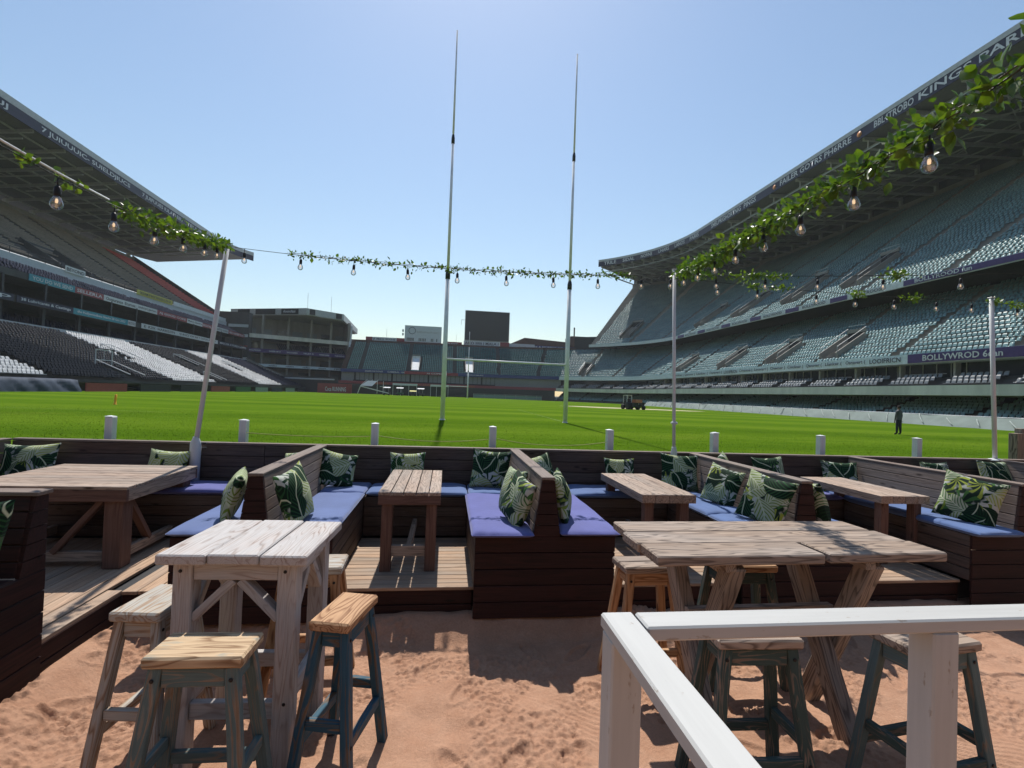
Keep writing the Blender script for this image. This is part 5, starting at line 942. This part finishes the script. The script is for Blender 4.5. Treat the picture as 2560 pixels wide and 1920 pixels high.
# ---------------- left-hand grandstand
LS = thing('grandstand', 'dark roofed grandstand with black and white seats on the left side', 'grandstand'); Y0, Y1 = 40., 150.
def lsweep(name, prof, mat, y0=Y0, y1=Y1, closed=True, parent=LS, ys=None):
    ys = ys or [(y0,0),(y1,0)]; k = len(prof); V = [(-38-u+dx, y, z) for y, dx in ys for u, z in prof]; F = [(i*k+j, i*k+(j+1)%k, (i+1)*k+(j+1)%k, (i+1)*k+j) for i in range(len(ys)-1) for j in range(k if closed else k-1)]
    if closed: F += [tuple(range(k)), tuple(range((len(ys)-1)*k, len(ys)*k))]
    return link(name, fixn(mesh(name, V, F, mat)), None, parent)
lsweep('front_wall', [(3.2,.3),(3.2,1.5),(2.0,1.62),(2.0,1.9),(2.5,1.9),(2.5,1.6),(3.4,1.5),(3.4,.3)], M['concd']); L0 = (2.5,1.9,18.0,8.45,21)
lsweep('lower_terrace', [(3.5,.3)]+steps(*L0)+[(18.3,.3)], M['concd']); lsweep('pale_wall', [(18.2,8.3),(18.2,9.15),(18.5,9.15),(18.5,8.3)], M['wall_white']); lsweep('box_floor', [(18.5,8.6),(24.2,8.6),(24.2,8.9),(18.5,8.9)], M['concd']); lsweep('rear_wall', [(24.2,8.0),(24.2,20),(24.6,20),(24.6,8)], M['concdd'])
for nm, u, z0, z1 in (('lower_gallery',18.0,11.7,12.6),('upper_gallery',19.0,15.2,16.1)): lsweep(nm, [(u+.15,z0),(u+.15,z1),(u+.5,z1),(u+.5,z0+.35),(24.1,z0+.35),(24.1,z0)], M['concd'])
lsweep('mid_terrace', steps(19.6,15.9,23.6,17.9,5), M['concd'], closed=False); lsweep('pale_wall', [(24.0,18.0),(24.0,19.55),(24.3,19.75),(24.5,19.75),(24.5,18.0)], M['wall_white'])
g = MB()
for y in np.arange(44,150,3.2): g.box(-62.0,-61.94,y-.03,y+.03,19.5,20.5)
g.box(-62.0,-61.93,Y0,Y1,20.42,20.5); g.box(-62.0,-61.95,Y0,Y1,20.0,20.05)
for y in np.arange(44,150,7): g.box(-57.0,-56.85,y-.15,y+.15,12.6,15.3); g.box(-57.4,-57.0,y-.25,y+.25,8.8,11.8)
g.build('railings_and_posts', M['dark_metal'], LS)
U0 = (24.5,19.6,50.0,35.6,30); lsweep('upper_terrace', steps(*U0), M['concd'], closed=False, y1=152); lsweep('rear_beam', [(49.6,35.0),(49.6,36.3),(51,36.3),(51,35.0)], M['conc'], y1=152)
g = MB(); g.poly([(-62.3,152.2,19.0),(-62.3,152.2,20.6),(-88.2,152.2,37.0),(-88.2,152.2,35.0)]); g.poly([(-62.3,151.7,19.0),(-62.3,151.7,20.6),(-88.2,151.7,37.0),(-88.2,151.7,35.0)]); g.f += [(0,1,5,4),(1,2,6,5),(2,3,7,6),(3,0,4,7)]; g.build('end_wall', M['concd'], LS)
ysr = [(36,0),(120,0),(146,0),(152,.5),(157,2),(161,4.2)]
lsweep('roof', [(26,40.1),(26,42.3),(27,42.5),(53,39.0),(53,37.6),(27,40.3)], M['roof'], ys=ysr); lsweep('roof_edge', [(25.88,41.4),(25.88,42.4),(26.4,42.55),(26.4,41.4)], M['rooflip'], ys=ysr); lsweep('roof_banner', [(25.9,39.8),(25.9,41.38),(26.0,41.38),(26.0,39.8)], M['navyban'], ys=ysr)
g = MB()
for y in np.arange(40,152,6.5):
    g.beam((-64.6,y,39.9),(-89,y,37.0),.35,.5); g.beam((-66,y,38.6),(-80,y,37.0),.2,.2); g.beam((-88.3,y,35.8),(-88.3,y,37.4),.5,.5,(0,1,0))
    for x in (-68,-73,-78): g.beam((x,y,38.6-(-66-x)*.11),(x-2.5,y,39.6-(-64-x)*.115),.12,.12)
for x in (-67,-71,-75,-79,-83,-87): g.beam((x,36,40.0-(-64-x)*.11),(x,152,40.0-(-64-x)*.11),.18,.25)
g.build('roof_trusses', M['steel'], LS)
def lrows(u0, z0, u1, z1, n, y0, y1, sp=.53, ais=None, aw=1.2):
    du, dz = (u1-u0)/n, (z1-z0)/n; out = []
    for i in range(n):
        ys = np.arange(y0+rnd.random()*sp, y1, sp); k = np.ones(len(ys), bool)
        for a in (ais or []): k &= np.abs(ys-a) > aw/2
        ys = ys[k]; o = np.ones(len(ys)); out.append(np.stack([(-38-u0-du*(i+.45))*o, ys, (z0+dz*i)*o, -o, 0*o, i*o], -1))
    return np.concatenate(out)
LSp = [57.6,81,96,116,132]; PL = lrows(*L0, 44, 149.3, .53, LSp); PL = PL[~((PL[:,5] < 5) & (np.abs(PL[:,1]-72) < 1.6))]; PL = PL[~((PL[:,5] > 8) & (PL[:,5] < 14) & ((np.abs(PL[:,1]-83) < 1.2) | (np.abs(PL[:,1]-103) < 1.2) | (np.abs(PL[:,1]-124) < 1.2)))]
col = np.searchsorted(LSp, PL[:,1]); jag = (nrs.rand(len(PL)) < .02)
lg = [(PL[(col == 0)|(col == 2)|(col == 4)],'whiteseat'), (PL[(col == 1)|(col == 3)],'blackseat'), (PL[col == 5],'navyseat')]
sel = near_split(lg, 300, lambda p: p[1] > 1.24*abs(p[0]) and p[1] < 95)
for gi, (P, m) in enumerate(lg):
    k = np.ones(len(P), bool); ks = sel.get(gi, []); k[ks] = False
    if ks: seat_objs(P[ks], M[m], LS)
    seats_stuff('seats', P[k], M[m], LS)
seats_stuff('seats', lrows(19.6,15.9,23.6,17.9,5,46,150,.53,[60,75,90,105,120,135]), M['navyseat'], LS); seats_stuff('seats', lrows(19.0,8.9,22.0,10.2,4,44,150,.55,[55,66,77,88,99,110,121]), M['navyseat'], LS)
ua = [58,72,86,100,114,127,138,151.6]; du, dz = (U0[2]-U0[0])/U0[4], (U0[3]-U0[1])/U0[4]
for i in range(U0[4]):
    for a, b in zip(ua[:-1], ua[1:]):
        if i < 6 and a in (86,): continue
        x, z = -38-U0[0]-du*(i+.5), U0[1]+dz*i; m = M['redseat'] if a == 138 else M['brownseat']; box('bench_row', LS, (.34,b-a-1.3,.20), (x,(a+b)/2,z+.40), m, b=.02)
for yc in (93,):
    g = MB(); g.beam((-62.8,yc-3.6,20.0),(-68.8,yc-3.6,23.8),.3,1.2); g.beam((-62.8,yc+3.6,20.0),(-68.8,yc+3.6,23.8),.3,1.2); g.box(-69.2,-68.8,yc-3.7,yc+3.7,20.5,24.2); g.build('portal', M['concd'], LS)
def stair_rails(yc, u0, u1, w, up):
    z = lambda u: 1.9+(u-2.5)*.4226+.9; g = MB(); a = lambda u, y, dz=0: (-38-u, y, z(u)+dz)
    for s in (-1,1): g.beam(a(u0,yc+s*w/2),a(u1,yc+s*w/2),.10,.10); g.beam(a(u1,yc+s*w/2,-.8),a(u1,yc+s*w/2,.0 if not up else 1.3),.09,.09,(0,1,0))
    g.beam(a(u1,yc-w/2),a(u1,yc+w/2),.1,.1)
    if up:
        g.beam(a(u1,yc-w/2,1.3),a(u1,yc+w/2,1.3),.1,.1)
        for q in np.linspace(-w/2,w/2,3): g.beam(a(u1,yc+q,0),a(u1,yc+q,1.3),.035,.035,(0,1,0))
    g.build('stair_rails', M['white_metal'], LS)
    g = MB(); g.quad((-38-u0,yc-w/2,1.0),(-38-u0,yc+w/2,1.0),(-38-u1,yc+w/2,2.4),(-38-u1,yc-w/2,2.4)); g.build('stair_well', M['concdd'], LS)
stair_rails(72,2.4,6.6,3.2,True); stair_rails(83,8.6,13.2,2.4,False); stair_rails(103,8.6,13.2,2.4,False); stair_rails(124,8.6,13.2,2.4,False); stair_rails(98,2.4,5.6,2.0,False)
# banners on the left stand (far end of the word is to the right)
def lban(u, y0, y1, z0, z1, mat, s=None, ink='white_ink', th=.08):
    g = MB(); g.box(-38-u, -38-u+th, y0, y1, z0, z1); b = g.build('banner', M[mat], LS)
    if s: text_part('lettering', b, s, (-38-u+th+.02, y0+(y1-y0)*.06, z0+(z1-z0)*.22), (0,1,0), (0,0,1), (z1-z0)*.55, M[ink], (y1-y0)*.88)
A0, A1, B0, B1 = 11.72, 12.62, 15.15, 16.1
for y0, y1, m, s, k in ((66,72.5,'navyban','cyp','white_ink'),(73,83,'navyban','38 Lubricants & Castings','white_ink'),(83,96,'tealban','the Hollywoodbets Sharks 28 Oct 2023','white_ink'),(96,98.2,'whiteban','MULTICHOICE','ink'),(100,112,'whiteban','E  K3X  HARRISON','ink'),(112,131,'whiteban','Q BUZZ VW AB T GOOD ADS YY','ink'),(131,149.5,'navyban','MASCOR X FOREX LOTTO','white_ink')): lban(18.02,y0,y1,A0,A1,m,s,k)
for y0, y1, m, s, k in ((76,84.5,'tealban','YOU DO WE SEND','white_ink'),(84.5,91,'redban','SELLERLA','white_ink'),(91,100,'whiteban','Outsurance  Ecorose','ink'),(100,106.5,'whiteban','inteltrust | gearhaus','ink'),(106.5,118,'redban','AJ GOOD COKE','white_ink'),(118,125,'whiteban','Makro Spectra','ink'),(125,131,'redban','ROYAL T','white_ink'),(131,139,'whiteban','SNAPFIX DOOR','ink'),(139,149.5,'redban','MEDI HARVEST COKE','white_ink')): lban(18.97,y0,y1,B0,B1,m,s,k)
for y0, y1, m, s, k in ((89.5,94,'whiteban','BEYOND','ink'),(108.5,121.5,'yellowban','THIS IS HOME OF BLACK TIGER RUGBY ALL FOR KZN','ink'),(122,149,'whiteban',None,None)): lban(23.9,y0,y1,19.3,20.3,m,s,k)
for y0, y1, s in ((60,80,'FOS TAE JIIUUUJ'),(86,108,'7 JUIUUUIC- SUIELDJIUCS'),(112,128,'7 JUIFUUES IULATLEEU'),(130,156,'TELJUNE ANUUCT IUIUI')): text_part('lettering', LS, s, (-63.82,y0,40.0), (0,1,0), (0,0,1), 1.0, M['white_ink'], y1-y0)
for i in range(9):                                        # odds and ends along the foot of the left stand
    y0 = 60+i*9.8; m = ('redban','concdd','concdd','redban','greenp','paleteal','tarp','paleteal','concdd')[i]; g = MB(); g.box(-38.9,-38.75,y0,y0+7.0,FZ-.1,FZ+.95); tag(g.build('barrier_board', M[m]), ['low red board right of the navy tarpaulin','low dark board under the black seats, first','low dark board under the stair rails','low red board under the black seats','low green board below the white seats','pale sheet-covered board below the white seats','navy covered board left of the leaning pole','pale green board right of the leaning pole','low dark board near the left stand end'][i], 'barrier', 'low boards along the left touchline')
g = MB(); g.box(-34.5,-25.5,141.2,141.4,FZ-.2,FZ+2.6); b = g.build('advert_board', M['redban']); tag(b, 'long red advertising board at the foot of the corner stand', 'advertising board'); text_part('lettering', b, 'Coca RUNNING', (-32.5,141.18,FZ+.5), (1,0,0), (0,0,1), 1.2, M['white_ink'], 5.5)
# ---------------- corner stand between left and far stands
CS = thing('corner_stand', 'grey corner stand with balconies under a pale-edged overhanging roof', 'grandstand', (-45,160,0)); CS.location = (0,0,0)
A, B, A2, B2 = (-57,152), (-31,165.5), (-70,176), (-40,196); off = lambda a, b, f: (a[0]+(b[0]-a[0])*f, a[1]+(b[1]-a[1])*f)
g = MB(); g.prism([(-65.7,161.5),(-41,151.5),(-32.2,160),(-34.5,198),(-70,198)],23.0,24.9); g.build('roof', M['rooflip'], CS); g = MB(); g.prism([(-65.0,161.8),(-41.2,152.3),(-33,160.4),(-35.2,197),(-69,197)],22.75,22.98); g.build('roof_soffit', M['conc'], CS)
for a, b, f0, f1, s in (((-65.7,161.5),(-41,151.5),.10,.26,None),((-65.7,161.5),(-41,151.5),.34,.60,None),((-65.7,161.5),(-41,151.5),.68,.90,'vloooofass'),((-41,151.5),(-32.2,160),.08,.22,None),((-41,151.5),(-32.2,160),.78,.94,None)):
    p, q = off(a,b,f0), off(a,b,f1); n = Vector((b[1]-a[1],-(b[0]-a[0]),0)).normalized()*.06; g = MB(); g.beam((p[0]+n.x,p[1]+n.y,23.95),(q[0]+n.x,q[1]+n.y,23.95),.08,1.6); bb = g.build('roof_panel', M['concdd'], CS)
    if s: text_part('lettering', bb, s, (p[0]+2.2*n.x+.6,p[1]+2.2*n.y-.25,23.6), (b[0]-a[0],b[1]-a[1],0), (0,0,1), .8, M['white_ink'], 4.2)
for z0, z1, m in ((15.75,16.9,'concl'),(11.6,12.7,'purple'),(7.5,8.3,'paleban')):
    g = MB(); g.prism([A,B,off(B,B2,.02),off(A,A2,.02)],z0,z1); g.build('balcony_front', M[m], CS); g = MB(); g.prism([off(A,A2,.02),off(B,B2,.02),B2,A2],z0,z0+.35); g.build('floor', M['concd'], CS)
g = MB(); g.prism([off(A,A2,.35),off(B,B2,.35),off(B,B2,.38),off(A,A2,.38)],0,22.9); g.build('rear_wall', M['conc'], CS); g = MB(); g.prism([off(A,B,.97),B,off(B,B2,.5),off(off(A,B,.97),off(A2,B2,.97),.5)],0,22.9); g.build('side_wall', M['conc'], CS)
g = MB()
for f in (.14,.38,.60,.80): p = off(A,B,f); p = off(p, off(A2,B2,f), .06); g.prism([(p[0]-.3,p[1]-.3),(p[0]+.3,p[1]-.3),(p[0]+.3,p[1]+.3),(p[0]-.3,p[1]+.3)],0,22.8)
g.build('columns', M['conc'], CS)
for z, n in ((17.2,7),(12.8,6),(8.4,7),(4.2,6)):
    for i in range(n):
        f0 = (i+.12)/n; f1 = (i+.8)/n; p, q = off(off(A,B,f0),off(A2,B2,f0),.34), off(off(A,B,f1),off(A2,B2,f1),.34); g = MB(); g.beam((p[0],p[1],z+1.3),(q[0],q[1],z+1.3),.08,1.9); g.build('window', M['grey_glass'] if (i+n)%3 else M['dim_glass'], CS)
cs = []
for r in range(5):
    for f in np.arange(.30,.95,.018):
        p = off(off(A,B,f),off(A2,B2,f),.05+.05*r)
        if abs((f*7)%1-.5) < .43: n = np.array([-.46,.89]); cs.append((p[0],p[1],12.6+.42*r,n[0],n[1],0))
seats_stuff('seats', np.array(cs), M['navyseat'], CS)
for i, f in enumerate((.02,.2,.36,.52,.68,.84)): p = off(A,B,f); q = off(A,B,f+.12); text_part('lettering', CS, ('HOLLYWOOD','LAGER UR U','WOODEN','TRUST FI','HARDWARE','CLEANING')[i], (p[0]+.06,p[1]-.12,11.9), (B[0]-A[0],B[1]-A[1],0), (0,0,1), .42, M['white_ink'], 3.0); text_part('lettering', CS, ('IFY M','nedlac','HARTS','coffee','smart','PRO')[i], (p[0]+.06,p[1]-.12,7.7), (B[0]-A[0],B[1]-A[1],0), (0,0,1), .38, M['ink'], 2.2)
g = MB(); g.beam((-31.0,165.0,17),(-30.2,158,2.0),.5,.35); g.beam((-30.6,165.2,22),(-30.9,165.1,16),.5,.4); g.build('edge_strut', M['whiteban'], CS)
g = MB(); g.box(-48,-31,150,151,.3,5.0); g.build('base_wall', M['concdd'], CS); g = MB(); g.box(-47,-32,149.7,150,4.2,4.6); g.build('ledge', M['wall_white'], CS)
g = MB(); g.poly([(-40.2,150.2,.3),(-40.2,150.2,2.3),(-56.5,150.2,9.6),(-56.5,150.2,.3)]); g.poly([(-40.2,150.8,.3),(-40.2,150.8,2.3),(-56.5,150.8,9.6),(-56.5,150.8,.3)]); g.f += [(0,1,5,4),(1,2,6,5),(2,3,7,6)]; g.build('end_wall', M['conc'], LS)
for x, y in ((-42.5,158),(-36.5,162)): g = MB(); g.beam((x,y,24.9),(x,y,30.5),.07,.07,(0,1,0)); g.build('aerial', M['grey_metal'], CS)

g = MB(); g.box(-78,-56.6,151.5,154,0,22.7); g.build('link_block', M['concd'], CS)
for z in (9.0,12.4,15.6,18.4): g = MB(); g.box(-62,-56.7,151.2,151.5,z,z+.8); g.build('link_band', M['wall_white'] if z != 12.4 else M['redban'], CS)
# ------------------------------------------------------------------ thin summer haze
hz = bpy.data.materials.new('summer_haze'); hz.use_nodes = True; n_ = hz.node_tree; n_.nodes.remove(n_.nodes['Principled BSDF']); pv = n_.nodes.new('ShaderNodeVolumePrincipled'); pv.inputs['Color'].default_value = (.90,.94,1,1); pv.inputs['Density'].default_value = .00022; pv.inputs['Anisotropy'].default_value = .25
n_.links.new(pv.outputs[0], n_.nodes['Material Output'].inputs['Volume'])
g = MB(); g.box(-140,140,-60,260,-1.4,60); tag(g.build('haze', hz), 'thin pale haze filling the stadium', 'haze', kind='stuff')
